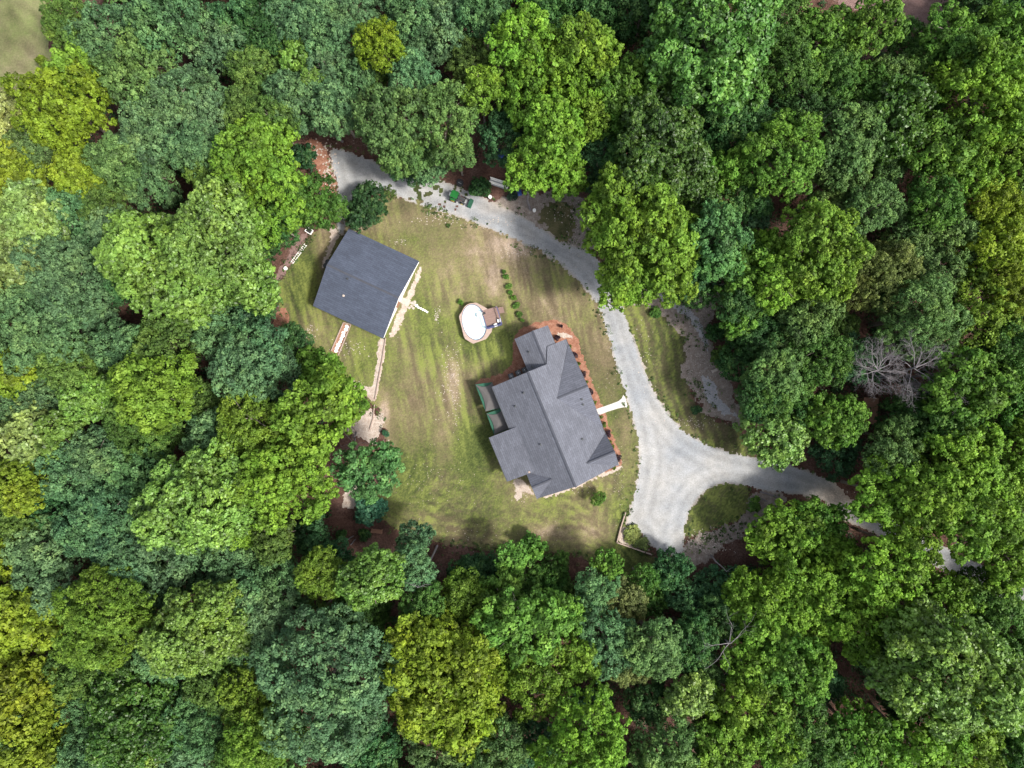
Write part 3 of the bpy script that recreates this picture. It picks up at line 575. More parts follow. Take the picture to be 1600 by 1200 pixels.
for i, (x, y, r) in enumerate(((372,240,20),(398,205,100))):
    p = W(*z4(x, y), 1.6); t = thing('deck_chair', (p.x, p.y, 1.35), R_(r), ['white chair on the pool deck, along its lower rail','white chair on the pool deck, at its right rail'][i], 'chair', 'chairs on the pool deck')
    m = MB(); m.box((0,0,.4), (.5,.45,.05)); m.build('seat', MT['white'], t); m = MB(); m.box((0,-.24,.7), (.5,.05,.5)); m.build('backrest', MT['white'], t)
    for a in (-.21,.21):
        for b in (-.19,.19): m = MB(); m.box((a,b,.19), (.05,.05,.38)); m.build('leg', MT['white'], t)

# ================================================================== TRACTOR (faces right, bucket forward)
p = W(716, 311); tr = thing('tractor', (p.x, p.y, 0), R_(-22), 'green compact tractor with a front loader parked on the upper gravel drive', 'tractor')
def tp(name, mat, fn, parent=tr): m = MB(); fn(m); return m.build(name, MT[mat], parent)
tp('chassis', 'dmetal', lambda m: (m.box((.1,0,.62), (2.1,.5,.3)), m.box((-.5,0,.75), (.8,.75,.35))))
tp('hood', 'black', lambda m: m.slab([(.25,.3,1.2),(.25,-.3,1.2),(1.15,-.26,1.08),(1.15,.26,1.08)], .42))
tp('grille', 'black', lambda m: m.box((1.17,0,.85), (.04,.48,.42)))
tp('engine', 'red', lambda m: (m.box((.5,.3,.8), (.6,.12,.25)), m.box((.5,-.3,.8), (.6,.12,.25)), m.cyl((.45,.36,1.25), .04, .5, 8)))
tp('dash', 'dmetal', lambda m: m.box((.15,0,1.2), (.18,.5,.3)))
def sw(m): m.tube([(.02+.1*math.cos(k*.42)*.3,.19*math.cos(k*.42),1.42+.19*math.sin(k*.42)*.6) for k in range(16)], .018, 5)
tp('steering_wheel', 'black', sw)
tp('seat', 'black', lambda m: (m.box((-.45,0,1.02), (.42,.42,.1)), m.box((-.66,0,1.25), (.08,.42,.42))))
tp('canopy', 'green', lambda m: m.slab([(-1.05,.52,2.05),(-1.05,-.52,2.05),(.12,-.52,2.05),(.12,.52,2.05)], .07))
for s in (-.4,.4): tp('canopy_post', 'dmetal', lambda m: m.bar((-.85,s,.9), (-.85,s,1.98), .06))
tp('weight_box', 'white', lambda m: m.box((-1.28,.1,.75), (.32,.5,.5)))
for x, s, r, wd in ((-.6,-.62,.58,.3),(-.6,.62,.58,.3),(.85,-.52,.34,.2),(.85,.52,.34,.2)):
    wh = tp('wheel', 'black', lambda m: (m.cyl((x,s,r), r, wd, 24, 'Y'), [m.box((x+r*math.cos(k*.39), s, r+r*math.sin(k*.39)), (.06,wd,.06), M=Matrix.Rotation(-k*.39, 4, 'Y')) for k in range(16)]))
    tp('rim', 'yellow', lambda m: m.cyl((x,s+(.01 if s > 0 else -.01),r), r*.55, wd+.03, 16, 'Y'), wh)
for s in (-.62,.62):
    tp('fender', 'green', lambda m: m.slab([(-1.0,s-.17,1.24),(-.2,s-.17,1.24),(-.2,s+.17,1.24),(-1.0,s+.17,1.24)], .05))
    tp('loader_arm', 'dmetal', lambda m: (m.bar((.05,s*.7,1.3), (.95,s*.7,1.15), .09, .14), m.bar((.95,s*.7,1.15), (1.75,s*.7,.4), .09, .14), m.bar((.1,s*.7,.7), (.1,s*.7,1.35), .09)))
tp('bucket', 'dgreen', lambda m: (m.box((1.85,0,.35), (.08,1.35,.5)), m.box((2.1,0,.12), (.55,1.35,.06)), m.box((2.05,.66,.3), (.45,.05,.4)), m.box((2.05,-.66,.3), (.45,.05,.4)), m.box((1.92,0,.6), (.2,1.35,.05))))

# ================================================================== YARD THINGS NEAR THE UPPER DRIVE
cs = [(766,276),(796,286),(794,297.5),(763.5,287.5)]; P = [W(x, y, .3) for x, y in cs]; c = sum(P, Vector())/4; e = P[1]-P[0]; ln = e.length; wd = (P[3]-P[0]).length
t = thing('lumber_stack', (c.x,c.y,0), math.atan2(e.y, e.x), 'stack of long white boards lying beside the round bush', 'lumber')
for k in range(6): m = MB(); m.box((rs.uniform(-.12,.12), -wd/2+(k+.5)*wd/6, .3+.04*(k%2)), (ln, wd/6*.72, .09)); m.build('board', MT['white' if k%3 else 'metal'], t)
for k in range(5): m = MB(); m.box((rs.uniform(-.1,.1), -wd/2+(k+1)*wd/6, .19), (ln*.97, wd/6*.7, .08)); m.build('board', MT['metal'], t)
for x in (-.35,.35): m = MB(); m.box((x*ln,0,.07), (.12,wd,.12)); m.build('bearer', MT['brown'], t)
c = W(719,286.5); t = thing('fire_pit', (c.x,c.y,0), 0, 'round black fire pit on the red leaf litter above the tractor', 'fire pit')
m = MB(); 
K=20
m.add([(r*math.cos(2*math.pi*k/K), r*1.15*math.sin(2*math.pi*k/K), z) for (r,z) in ((.52,0),(.55,.4),(.42,.4),(.4,.05)) for k in range(K)], [(j*K+k, j*K+(k+1)%K, (j+1)*K+(k+1)%K, (j+1)*K+k) for j in range(3) for k in range(K)]); m.build('ring', MT['black'], t)
m = MB(); m.cyl((0,0,.06), .4, .05, 16); m.build('ash_bed', MT['dmetal'], t); m = MB(); m.bar((-.25,.1,.2), (.2,-.15,.24), .09); m.build('charred_log', MT['metal'], t)
for i, (x, y, r) in enumerate(((765.5,307,.28),(835,328,.27),(835.5,600,.0))):
    if r == 0: continue
    c = W(x, y, .6); t = thing('drum', (c.x,c.y,0), 0, ['white plastic drum standing at the drive edge below the lumber','white plastic drum beside the foot of the bare leaning trunk'][i], 'drum', 'white plastic drums')
    m = MB(); m.tube([(0,0,0),(0,0,.1),(0,0,.55),(0,0,.62)], [r*.9,r,r,r*.85], 18); m.build('body', MT['white'], t); m = MB(); m.cyl((.08,0,.64), .05, .04, 8); m.build('cap', MT['metal'], t)
def tarp(px, py, sx, sy, rz, label):
    c = W(px, py); k = 9; V = []
    for i in range(k):
        for j in range(k):
            u, v = i/(k-1)*2-1, j/(k-1)*2-1; V.append((u*sx, v*sy, max(.02, .42*(1-u*u)*(1-v*v)**.6+rs.uniform(-.04,.04))))
    m = MB(); m.add(V, [(i*k+j, (i+1)*k+j, (i+1)*k+j+1, i*k+j+1) for i in range(k-1) for j in range(k-1)]); o = m.build('tarp', MT['blue'], smooth=True); o.location = (c.x,c.y,0); o.rotation_euler.z = R_(rz); tag(o, label, 'tarp', 'blue tarps')
tarp(785,243,1.2,.8,-20,'blue tarp crumpled among the trees above the lumber'); tarp(806,302,.9,.5,10,'dark blue tarp beneath the low branches right of the lumber')
# bench and hut
c = W(588,832,.6); t = thing('wooden_bench', (c.x,c.y,0), R_(-6), 'brown plank bench in the leaf litter at the lower lawn edge', 'bench')
for k in range(3): m = MB(); m.box((0,-.05+k*.2,.45), (1.8,.17,.05)); m.build('seat_plank', MT['brown'], t)
m = MB(); m.box((0,.52,.8), (1.8,.06,.5), M=Matrix.Rotation(R_(-12), 4, 'X')); m.build('backrest', MT['brown'], t)
for x in (-.8,.8):
    for y in (-.1,.42): m = MB(); m.box((x,y,.21), (.1,.1,.42)); m.build('leg', MT['brown'], t)
    m = MB(); m.box((x,.15,.65), (.1,.6,.05)); m.build('armrest', MT['brown'], t)
c = W(1360,642,2.6); t = thing('small_hut', (c.x,c.y,0), R_(-5), 'small brown plank hut half hidden under trees right of the drive', 'hut')
m = MB(); m.box((0,0,1.15), (2.0,3.6,2.3)); m.build('wall', MT['brown'], t)
m = MB(); m.slab([(-1.2,2.0,2.75),(-1.2,-2.0,2.75),(1.2,-2.0,2.45),(1.2,2.0,2.45)], .1); m.build('roof', MT['brown'], t)
m = MB(); m.box((0,-1.83,1.0), (.8,.06,1.8)); m.build('door', MT['wood'], t)

# ================================================================== BARE AND FALLEN WOOD
def limb_tubes(m, p, d, L, r, depth, rnd, spread=.6, droop=0, kids=3):
    pts = [p]; q = p.copy(); dd = d.normalized(); n_ = 4
    for k in range(n_):
        dd = (dd+Vector((rnd.uniform(-1,1), rnd.uniform(-1,1), rnd.uniform(-.7,.7)-droop))*.16).normalized(); q = q+dd*L/n_; pts.append(q.copy())
    m.tube(pts, [r*(1-.16*k) for k in range(n_+1)], 5 if depth > 1 else 4, cap=False)
    if depth > 0:
        for k in range(kids):
            i = rnd.choice((1,2,3,4)) if k else 4; nd = (dd+Vector((rnd.uniform(-1,1), rnd.uniform(-1,1), rnd.uniform(-.6,.6)))*spread*1.5).normalized()
            limb_tubes(m, pts[i], nd, L*rnd.uniform(.5,.75), r*.5, depth-1, rnd, spread, droop, kids)
def dead_tree(name, base, top, r, label, seed, crown=4, L=2.6, depth=3, grp=None, cat='dead tree', kids=3):
    """base (px,py) on the ground, top (px,py,z)"""
    b = W(*base); t_ = W(*top)-b; rnd = random.Random(seed); t = thing(name, tuple(b), 0, label, cat, grp)
    m = MB(); pts = [t_*u+Vector((rnd.uniform(-.2,.2), rnd.uniform(-.2,.2), 0))*(u*(1-u)*4) for u in (0,.2,.4,.6,.8,1)]; pts[0].z = -.1
    m.tube(pts, [r*(1.25-.85*u) for u in (0,.2,.4,.6,.8,1)], 8); m.build('trunk', MT['dead'], t)
    for k in range(crown):
        m = MB(); a = 2*math.pi*k/crown+rnd.random(); u = 1-.4*(k/crown)*rnd.random()
        p = pts[0].lerp(pts[-1], u) if u < 1 else pts[-1]; limb_tubes(m, p, Vector((math.cos(a), math.sin(a), .35)), L*rnd.uniform(.8,1.2), r*.28, depth, rnd, kids=kids); m.build('limb', MT['dead'], t)
dead_tree('dead_tree', (1345,592), (1372,578,14), .26, 'bare grey dead tree with dense twigs right of the hut, larger one', 1, 12, 2.0, 4, kids=4)
dead_tree('dead_tree', (1375,588), (1432,574,16), .24, 'bare grey dead tree with a wide spread, beside the larger bare one', 2, 11, 2.3, 4, kids=4)
dead_tree('dead_tree', (1415,588), (1476,586,16), .14, 'thin bare grey dead tree, farthest right of the three bare ones', 12, 8, 2.2, 4)
dead_tree('dead_tree', (1122,992), (1142,1005,15), .2, 'bare white forked dead tree in a dark gap of the lower woods', 3, 5, 3.0, 3, kids=2)
dead_tree('dead_tree', (556,676), (552,694,5), .14, 'bare fallen-looking dead tree over the path left of the lawn', 4, 7, 2.0, 3)
dead_tree('bare_trunk', (683,853), (652,918,13), .15, 'thin bare leaning trunk at the lower left edge of the lawn', 5, 3, 1.2, 1, cat='tree trunk')
dead_tree('bare_trunk', (535,221), (496,181,11), .17, 'pale bare leaning trunk above the gravel turnaround, lower one', 6, 2, .8, 1, cat='tree trunk')
dead_tree('bare_trunk', (537,196), (512,150,11), .12, 'pale bare leaning trunk above the gravel turnaround, upper one', 7, 2, .8, 1, cat='tree trunk')
dead_tree('bare_trunk', (829,328), (820,285,8), .15, 'bare leaning trunk rising from beside the upper drive', 8, 3, 1.0, 1, cat='tree trunk')
dead_tree('bare_trunk', (1111,868), (1135,893,7), .13, 'bare leaning trunk right of the gravel corner in the lower woods', 9, 1, .7, 1, cat='tree trunk')
dead_tree('dead_tree', (1225,362), (1248,350,11), .1, 'few bare branches showing between the bright trees right of centre', 10, 4, 1.7, 2, kids=2)
dead_tree('dead_tree', (985,965), (985,975,8), .09, 'small bare twigs above the blue-green tree in the lower woods', 11, 3, 1.2, 2, kids=2)
dead_tree('dead_tree', (1305,180), (1300,175,13), .08, 'thin bare branch in the dark gap of the upper right woods', 13, 2, 1.8, 1, kids=2)
dead_tree('dead_tree', (1415,800), (1430,806,6), .12, 'bare branches over the dark gap beside the lower right drive', 14, 5, 1.6, 2, kids=3)
dead_tree('dead_tree', (768,118), (770,110,13), .08, 'thin bare twigs between the olive and the lime trees up top', 15, 3, 1.8, 2, kids=2)
def log(a, b, r, label, z=.15):
    A = W(*a); B = W(*b); t = (A+B)/2; m = MB(); A = A-t; B = B-t
    m.tube([(A.x,A.y,z), ((A*.4).x+.05,(A*.4).y,z+.03), ((B*.4).x,(B*.4).y+.05,z+.02), (B.x,B.y,z)], [r,r*.95,r*.8,r*.6], 8); o = m.build('fallen_log', MT['dead']); o.location = (t.x,t.y,0); tag(o, label, 'log', 'fallen logs')
log((1187,768),(1216,777), .13, 'pale fallen log by the grass island, upper of the pair'); log((1179,775),(1198,783), .13, 'pale fallen log by the grass island, lower of the pair')
log((538,846),(553,837), .12, 'short pale log left of the brown bench, left one'); log((548,851),(556,842), .1, 'short pale log left of the brown bench, right one')
log((558,1012),(579,984), .2, 'bare log in the dark gap above the big blue-green tree', 2.5); log((1078,476),(1086,481), .08, 'short stick on the dry brush beside the trail')
log((500,302),(514,312), .2, 'grey log end at the rocky bank left of the turnaround', .2)
c = W(1116,579); m = MB(); m.box((0,0,.15), (.9,.45,.25)); o = m.build('concrete_block', MT['stone']); o.location = (c.x,c.y,0); o.rotation_euler.z = R_(25); tag(o, 'pale block lying on the brush beside the grey trail', 'block')

# ================================================================== VEGETATION
def unit(a): return a/np.maximum(np.linalg.norm(a, axis=1, keepdims=True), 1e-9)
def leaf_quads(P, Nn, size, rg, asp=.62):
    n = len(P); t = unit(np.cross(Nn, rg.normal(0, 1, (n, 3)))); b = np.cross(Nn, t); s = (size*(.6+.8*rg.random((n, 1))))/2
    t = t*s; b = b*s*asp; V = np.stack([P+t, P+b, P-t, P-b], 1).reshape(-1, 3)
    return V
def crown_arrays(seed, R, kind):
    """kind: lobe spacing, puff size and leaf size differ between species"""
    rg = np.random.default_rng(seed)
    pr = dict(fine=(.26, .50, .23, 29, .98), loose=(.24, .55, .32, 28, 1.0), tuft=(.235, .42, .31, 18, 1.0), bush=(.42, .30, .2, 14, 1.0))[kind]
    lobe_f, puff, leaf, nleaf, spread = pr
    if R < 3: puff *= .8; leaf *= .85; lobe_f *= 1.25
    if kind == 'bush': puff = .22*R; leaf = .17*R
    # lobes over a dome
    w1, w2, w3 = rg.random(3)*6.283; warp = lambda a: .10*math.sin(2*a+w1)+.07*math.sin(3*a+w2)+.05*math.sin(5*a+w3)
    lr0 = lobe_f*R; nl = int(2.4*(R/lr0)**2); L = []
    tries = 0
    while len(L) < nl and tries < nl*40:
        tries += 1; u = rg.random()*1.35-.35; a = rg.random()*6.283; q = math.sqrt(max(0, 1-u*u))
        lr = lr0*(.7+.75*rg.random()**1.5); k = (R*(.96+.2*(rg.random()-.5)*(2.0 if kind == 'loose' else 1.6)+warp(a))-lr*.9); c = np.array([q*math.cos(a)*k, q*math.sin(a)*k, u*k*.72+.06*R])
        if all(np.linalg.norm(c-o[0]) > (1.0 if kind != 'loose' else .98)*max(lr, o[1]) for o in L): L.append((c, lr))
    L.append((np.array([0, 0, .25*R]), lr0*1.2))
    PP = []; NN = []; TT = []
    for c, lr in L:
        npf = max(6, int(2*3.14*lr*lr*1.25/(puff*puff*(2.7 if kind == 'loose' else 2.1))))
        d = unit(rg.normal(0, 1, (npf, 3))+np.array([0, 0, .55])); out = unit(c[None]+1e-3+np.array([[0, 0, .2*R]])); d = unit(d+out*.45)
        pc_ = c+d*lr*((.7 if kind == 'loose' else .78)+(.55 if kind == 'loose' else .42)*rg.random((npf, 1)))*np.array([1, 1, .85]); rr = puff*(.6+.75*rg.random((npf, 1)))
        tone = np.clip(rg.normal(.45, .2, npf)+rg.normal(0, .12), 0, 1)
        e = unit(rg.normal(0, 1, (npf*nleaf, 3))+np.repeat(d, nleaf, 0)*.9+np.array([0, 0, .35])); P = np.repeat(pc_, nleaf, 0)+e*np.repeat(rr, nleaf, 0)*(.55+.45*rg.random((npf*nleaf, 1)))
        Nn = unit(e+.55*rg.normal(0, 1, e.shape)+np.array([0, 0, .3])); PP.append(P); NN.append(Nn); TT.append(np.clip(np.repeat(tone, nleaf)+rg.normal(0, .12, npf*nleaf), 0, 1))
    # inner foliage keeps the crown from being hollow
    ni = int(60*R*R*.35); e = unit(rg.normal(0, 1, (ni, 3))); P = e*R*.66*rg.random((ni, 1))**.4*np.array([1, 1, .42])-np.array([0, 0, .08*R]); PP.append(P); NN.append(unit(rg.normal(0, 1, (ni, 3))+[0, 0, 1])); TT.append(np.full(ni, .4))
    P = np.concatenate(PP); Nn = np.concatenate(NN); T_ = np.concatenate(TT)
    return leaf_quads(P, Nn, leaf*(1.25 if kind != 'bush' else 1.3), rg), T_
def leaf_mesh(name, V, T_, mat):
    me = np_mesh(name, V, np.arange(len(V)).reshape(-1, 4)); me.materials.append(mat)
    at = me.attributes.new('tone', 'FLOAT', 'POINT'); at.data.foreach_set('value', np.repeat(T_, 4).astype(np.float32)); return me
SIZES = {'S': 2.4, 'M': 4.2, 'L': 7.0}
TPL = {}; ARR = {}
def template(kind, sz, var):
    k = (kind, sz, var)
    if k not in TPL:
        R = SIZES[sz]; V, T_ = crown_arrays(hash_(kind, sz, var), R, kind); ARR[k] = (V, T_)
        TPL[k] = leaf_mesh('crown', V, T_, MT['leafg' if kind == 'tuft' else 'leaf'])
    return TPL[k]
def hash_(*a): return sum((i+3)*131**i*sum(ord(c)*(j+7) for j, c in enumerate(str(x))) for i, x in enumerate(a)) % 999983
TRK = {}
def trunk_mesh(var, R=4.2):
    """trunk 10 m to the crown centre with limbs spreading into the crown"""
    if var not in TRK:
        rnd = random.Random(var+40); m = MB(); lean = Vector((rnd.uniform(-.5,.5), rnd.uniform(-.5,.5), 0))
        pts = [Vector((0,0,-.2)), Vector((0,0,.5)), Vector((lean.x*.3,lean.y*.3,3.5)), Vector((lean.x*.6,lean.y*.2,7)), Vector((lean.x*.4,lean.y*.6,10)), Vector((0,0,10+R*.5))]
        m.tube(pts, [.34,.25,.21,.18,.13,.04], 8)
        for k in range(7):
            a = k*2.4+rnd.random(); z0 = 7.2+k*.5; d = R*rnd.uniform(.55,.8); p0 = Vector((lean.x*.5,lean.y*.4,z0)); e = Vector((math.cos(a)*d, math.sin(a)*d, z0+R*.28)); md = p0.lerp(e, .5)+Vector((rnd.uniform(-.3,.3), rnd.uniform(-.3,.3), .3))
            m.tube([p0, md, e], [.1,.07,.025], 5, cap=False)
            e2 = md+Vector((rnd.uniform(-1.2,1.2), rnd.uniform(-1.2,1.2), .9)); m.tube([md, e2], [.05,.015], 4, cap=False)
        o = m.build('trunk', MT['bark'], smooth=True); TRK[var] = o.data; bpy.data.objects.remove(o)
    return TRK[var]
# class: colour, crown kind, words, height bonus
CLS = {'R': ((.066,.138,.055), 'fine', 'blue-green', 0), 'G': ((.042,.105,.016), 'fine', 'mid green', 0), 'L': ((.098,.190,.018), 'loose', 'lime green', 2), 'Y': ((.135,.195,.014), 'loose', 'yellow-green', 1.5),
       'O': ((.056,.108,.020), 'fine', 'olive', 0), 'P': ((.105,.190,.032), 'tuft', 'pale-tipped', 2.2), 'D': ((.028,.080,.020), 'fine', 'dark green', -2), 'T': ((.034,.098,.036), 'fine', 'dark teal', -3),
       'S': ((.068,.130,.036), 'fine', 'grey-green', .5), 'B': ((.068,.150,.018), 'loose', 'bright green', 1.5), 'M': ((.068,.165,.030), 'tuft', 'mint green', 2), 'K': ((.044,.100,.014), 'tuft', 'deep green', .5),
       'W': ((.24,.27,.09), 'tuft', 'pale yellow', 1)}
TREES = '''108 38 34 O;126 98 28 O;172 62 48 R;265 32 50 R;345 75 42 R;222 118 50 S;278 158 42 R;120 112 30 L;108 172 62 Y;24 190 36 W;55 235 40 S;130 275 34 Y;32 288 42 Y;235 215 44 R;186 256 36 S;225 272 48 R;322 185 33 R;310 236 42 R;380 180 34 O;388 240 42 L;338 278 34 O;330 148 24 R;382 48 42 T;392 112 32 O
418 38 38 D;458 35 30 R;495 22 30 R;466 86 27 P;489 124 15 P;522 64 36 R;555 20 36 R;594 76 32 Y*;592 120 18 O;512 106 30 R;556 122 27 R;642 28 36 R;666 66 36 R;645 116 30 R;706 38 44 R;758 22 36 R;736 96 32 O;752 140 28 L*;465 165 44 R;528 172 36 R;612 188 48 S;632 242 30 S;668 258 24 R;702 192 46 S;714 238 24 S;424 188 34 O;418 246 44 L;790 218 34 T
815 62 40 L;848 112 48 L;835 172 42 L;912 78 40 L;908 130 36 L;862 218 44 L;918 186 32 L;970 142 44 B;958 188 28 B;824 266 32 L;885 276 28 L;862 32 44 D;922 30 40 D;1000 26 50 D;1108 62 84 M;1048 98 44 M;1148 128 42 M;1036 172 44 K;1030 246 64 K;1116 178 44 D;1150 205 50 D;940 240 30 T;1136 268 28 B;1100 215 30 D;975 262 34 D
1212 36 42 G;1282 68 44 B;1358 48 38 B;1228 104 40 G;1296 116 38 G;1413 66 24 G;1482 58 34 B;1524 28 40 D;1576 24 42 D;1560 82 46 B;1500 98 40 G;1388 124 34 S;1350 132 28 G;1440 102 30 G;1526 158 64 L;1268 160 38 D;1388 190 50 K;1206 170 32 D;1222 246 54 B;1326 222 42 S;1308 268 38 S;1288 256 24 S;1382 258 24 S;1458 240 48 B;1440 160 30 G;1572 240 40 L;1512 270 34 L;1592 150 28 G
1306 318 30 S;1360 326 34 S;1270 390 60 L;1232 420 36 L;1290 440 32 L;1212 442 34 L;1362 430 52 O*;1413 368 38 S;1452 318 40 G;1478 376 44 S;1458 432 38 S;1550 326 40 Y*;1592 320 34 O;1544 398 48 Y*;1576 452 36 Y*;1430 496 54 S;1526 490 46 L*;1258 492 46 S;1224 500 34 T;1312 516 22 O;1280 560 38 G;1330 562 34 T;1580 545 42 G;1530 572 34 G;1500 600 50 B;1468 655 46 G;1572 622 50 G;1210 586 38 S;1232 560 26 D
1298 654 38 B;1404 684 36 S;1384 722 30 S;1304 700 32 T;1204 677 47 P*;1470 700 34 G;1508 735 66 L;1582 728 58 L;1448 775 46 L;1376 770 42 L;1402 770 28 L;1270 820 38 B;1232 836 44 L;1382 884 48 L;1422 862 35 L;1480 934 38 L;1524 812 44 L;1572 866 45 L;1418 962 36 L;1262 896 60 L;1222 956 58 L;1330 952 56 L;1540 936 40 G;1572 988 50 G;1300 862 30 L;1160 920 26 L;1240 640 24 D
1476 1046 84 P;1430 1000 40 K;1370 1012 36 S;1240 1040 46 B;1286 1062 26 T;1256 1152 50 G;1342 1150 46 B;1206 1150 36 L;1440 1172 50 L;1502 1150 48 L;1564 1100 44 G;1584 1172 38 G;1590 1036 38 G;1410 1090 30 D
1166 1090 50 L;1126 1168 38 L;1180 1022 44 L;1182 942 40 L;1140 924 38 T*;1130 968 32 D;1078 932 30 T;1012 932 26 G;974 938 30 O*;930 920 32 R;892 942 28 O;945 1000 42 R;1022 1010 40 S;984 1032 32 O*;1078 1002 36 D;1092 1042 30 S;1076 1086 30 P*;1010 1090 30 D;842 1048 50 L*;906 1030 28 L;922 1096 26 T;912 1154 62 L;1040 1168 46 S;818 974 52 B*;866 962 36 B*;826 1158 36 T;1110 1120 22 O
514 1066 92 R;580 1160 40 T;692 1062 78 Y;660 1010 44 Y;752 1036 44 Y;712 1104 50 Y;772 1160 46 S;704 1172 46 S;572 966 34 G;582 902 42 P;560 950 38 G;505 896 32 L*;446 906 38 R;414 952 40 R;498 960 25 O;490 838 28 T;450 756 60 L;430 842 30 O;648 842 24 R*;642 884 31 R*;524 872 24 T;662 950 32 G;724 930 36 L*;778 932 36 B*;726 888 20 T;578 734 40 M*;606 715 18 M*;500 642 49 L;468 680 36 L;510 586 27 B;548 634 20 B
40 350 48 P*;110 342 46 R;164 324 34 O;188 372 40 R;30 410 46 W*;108 440 56 R;74 510 62 R;166 506 22 R;276 420 80 P;348 372 58 P;384 438 42 P;352 520 42 R;388 582 46 R;262 556 50 O;244 608 54 L*;195 540 34 R;190 582 28 R;110 572 36 O;24 580 34 Y;70 608 34 T;134 398 30 D;190 440 30 T;70 628 38 R;146 618 38 P;10 634 30 R;238 650 54 O;346 682 48 R;48 690 50 W*;96 682 30 P;100 736 46 R;156 712 36 R;220 726 46 R;250 756 26 R;318 780 72 P;384 804 40 L*;168 812 56 R*;196 870 34 R*;76 866 50 R;84 802 34 T;36 762 36 Y;30 812 34 O;20 862 30 Y;270 850 50 R;252 902 40 R;350 882 46 R;330 640 30 O;398 708 50 L*;396 652 40 L*;310 620 26 O
44 962 50 Y;64 1078 52 Y;96 926 38 R;165 964 58 L*;132 1040 44 O;186 1030 36 R;260 1020 40 R;314 980 62 P;372 940 40 R;394 1000 34 R;218 1116 60 K;130 1112 34 R;302 1118 54 R;290 1176 44 R;350 1060 44 O;392 1082 40 L*;398 1150 40 L*;434 1142 44 L*;60 1168 48 Y;140 1178 40 R;8 1020 26 Y;10 1130 30 S;220 1180 34 P;370 1180 30 G
410 300 56 L;388 350 44 O;436 352 30 D;448 310 38 G;484 316 34 G;516 330 24 G;386 400 36 D;398 440 28 D;416 472 20 D;370 310 34 L*;392 488 26 T*;400 546 44 R*;442 590 36 R*;462 534 22 D;484 562 18 B;560 1120 30 T
998 372 76 L;1040 420 40 L;975 430 32 L;1010 300 34 L;960 310 28 L;1094 322 30 K;1118 368 38 M*;1122 414 30 M*;1160 430 42 B;1200 395 28 L;1076 430 32 T;1088 456 22 D;1170 345 28 R*;1160 310 34 D;1150 470 34 D;1185 520 34 D;1210 540 28 S;1160 500 24 B;1186 620 34 D;1200 620 30 G;1240 600 28 G;1240 700 10 D;940 290 20 T;1150 565 24 D;1420 650 40 D
655 268 18 T;622 262 16 T;975 450 20 L;800 870 20 B*;820 905 26 G;765 895 28 T;870 885 20 G;742 896 22 T;948 880 20 B;1044 888 26 T;1000 905 22 G;860 915 26 G'''
COLR = {'Y*': ((.095,.145,.008), 'yellow-olive', 'fine'), 'L*': ((.080,.150,.014), 'yellowish green', 'fine'), 'P*': ((.115,.20,.045), 'pale green', 'tuft'), 'O*': ((.10,.125,.035), 'grey-olive', 'fine'), 'T*': ((.042,.115,.046), 'teal', 'fine'),
        'R*': ((.058,.135,.058), 'soft green', 'fine'), 'M*': ((.060,.150,.042), 'emerald green', 'loose'), 'B*': ((.085,.185,.026), 'fresh green', 'loose'), 'W*': ((.16,.235,.065), 'pale cream-green', 'tuft')}
SEEDS = [(60,60,'at the green field in the upper left corner'),(200,60,'in the top left woods'),(330,80,'in the top left woods left of the turnaround'),(460,80,'above the gravel turnaround at the top edge'),(600,60,'in the top woods above the tractor'),
 (740,70,'in the top woods above the lumber'),(110,230,'below the green field'),(250,230,'in the upper left woods'),(390,200,'left of the gravel turnaround'),(500,160,'just above the gravel turnaround'),(660,210,'just above the tractor'),
 (850,100,'in the top woods above the bare dirt'),(880,240,'just above the bare dirt by the drive'),(1000,60,'at the top edge right of centre'),(1130,60,'at the top edge below the brown clearing'),(1040,220,'above the big lime crown'),
 (1260,70,'left of the brown clearing'),(1420,90,'under the brown clearing'),(1560,60,'in the upper right corner'),(1240,220,'in the upper right woods'),(1380,220,'in the upper right middle woods'),(1530,220,'at the upper right edge'),
 (1000,380,'at the bend of the upper drive'),(1130,370,'right of the drive bend'),(1270,400,'right of the dry brush'),(1380,390,'in the right woods'),(1550,390,'at the right edge above the bare trees'),(1430,500,'just above the bare grey trees'),
 (1220,550,'left of the bare grey trees'),(1540,580,'right of the bare grey trees'),(1200,660,'at the upper bank of the lower drive'),(1340,680,'by the small hut'),(1520,740,'at the right edge over the drive'),(1370,800,'hanging over the lower drive'),
 (1240,880,'below the grass island'),(1400,920,'under the lower right drive'),(1560,950,'in the lower right edge woods'),(1470,1050,'in the lower right woods'),(1280,1080,'along the bottom right'),(1540,1160,'in the bottom right corner'),
 (1130,950,'below the gravel corner'),(1040,1010,'in the lower middle woods'),(1130,1120,'along the bottom right of centre'),(930,920,'at the lower lawn edge'),(820,960,'in the woods below the house'),(900,1120,'at the bottom centre'),
 (700,1050,'in the bottom woods left of centre'),(520,1070,'in the bottom left middle woods'),(740,1160,'at the bottom edge'),(680,900,'below the lawn near the bare leaning trunk'),(560,920,'below the brown bench'),(460,880,'left of the brown bench'),
 (460,730,'left of the round sand circle'),(500,620,'by the slanting timber wall'),(580,730,'at the left lawn edge'),(420,560,'left of the mulch pile'),(410,440,'left of the outbuilding by the ladder'),(440,320,'above the ladder'),
 (330,400,'in the left woods level with the outbuilding'),(100,330,'at the left edge below the yellow-green trees'),(100,470,'at the left edge level with the outbuilding'),(250,580,'in the left woods level with the pool'),(60,640,'at the left edge level with the house'),
 (330,680,'in the left woods level with the house'),(200,720,'in the left woods below the olive trees'),(330,790,'in the left woods level with the bench'),(60,810,'at the left edge above the bottom'),(180,850,'in the lower left woods'),
 (340,950,'in the lower left inner woods'),(70,980,'at the lower left edge'),(170,980,'in the lower left middle'),(60,1140,'in the bottom left corner'),(240,1130,'along the bottom left'),(400,1120,'at the bottom left of centre')]
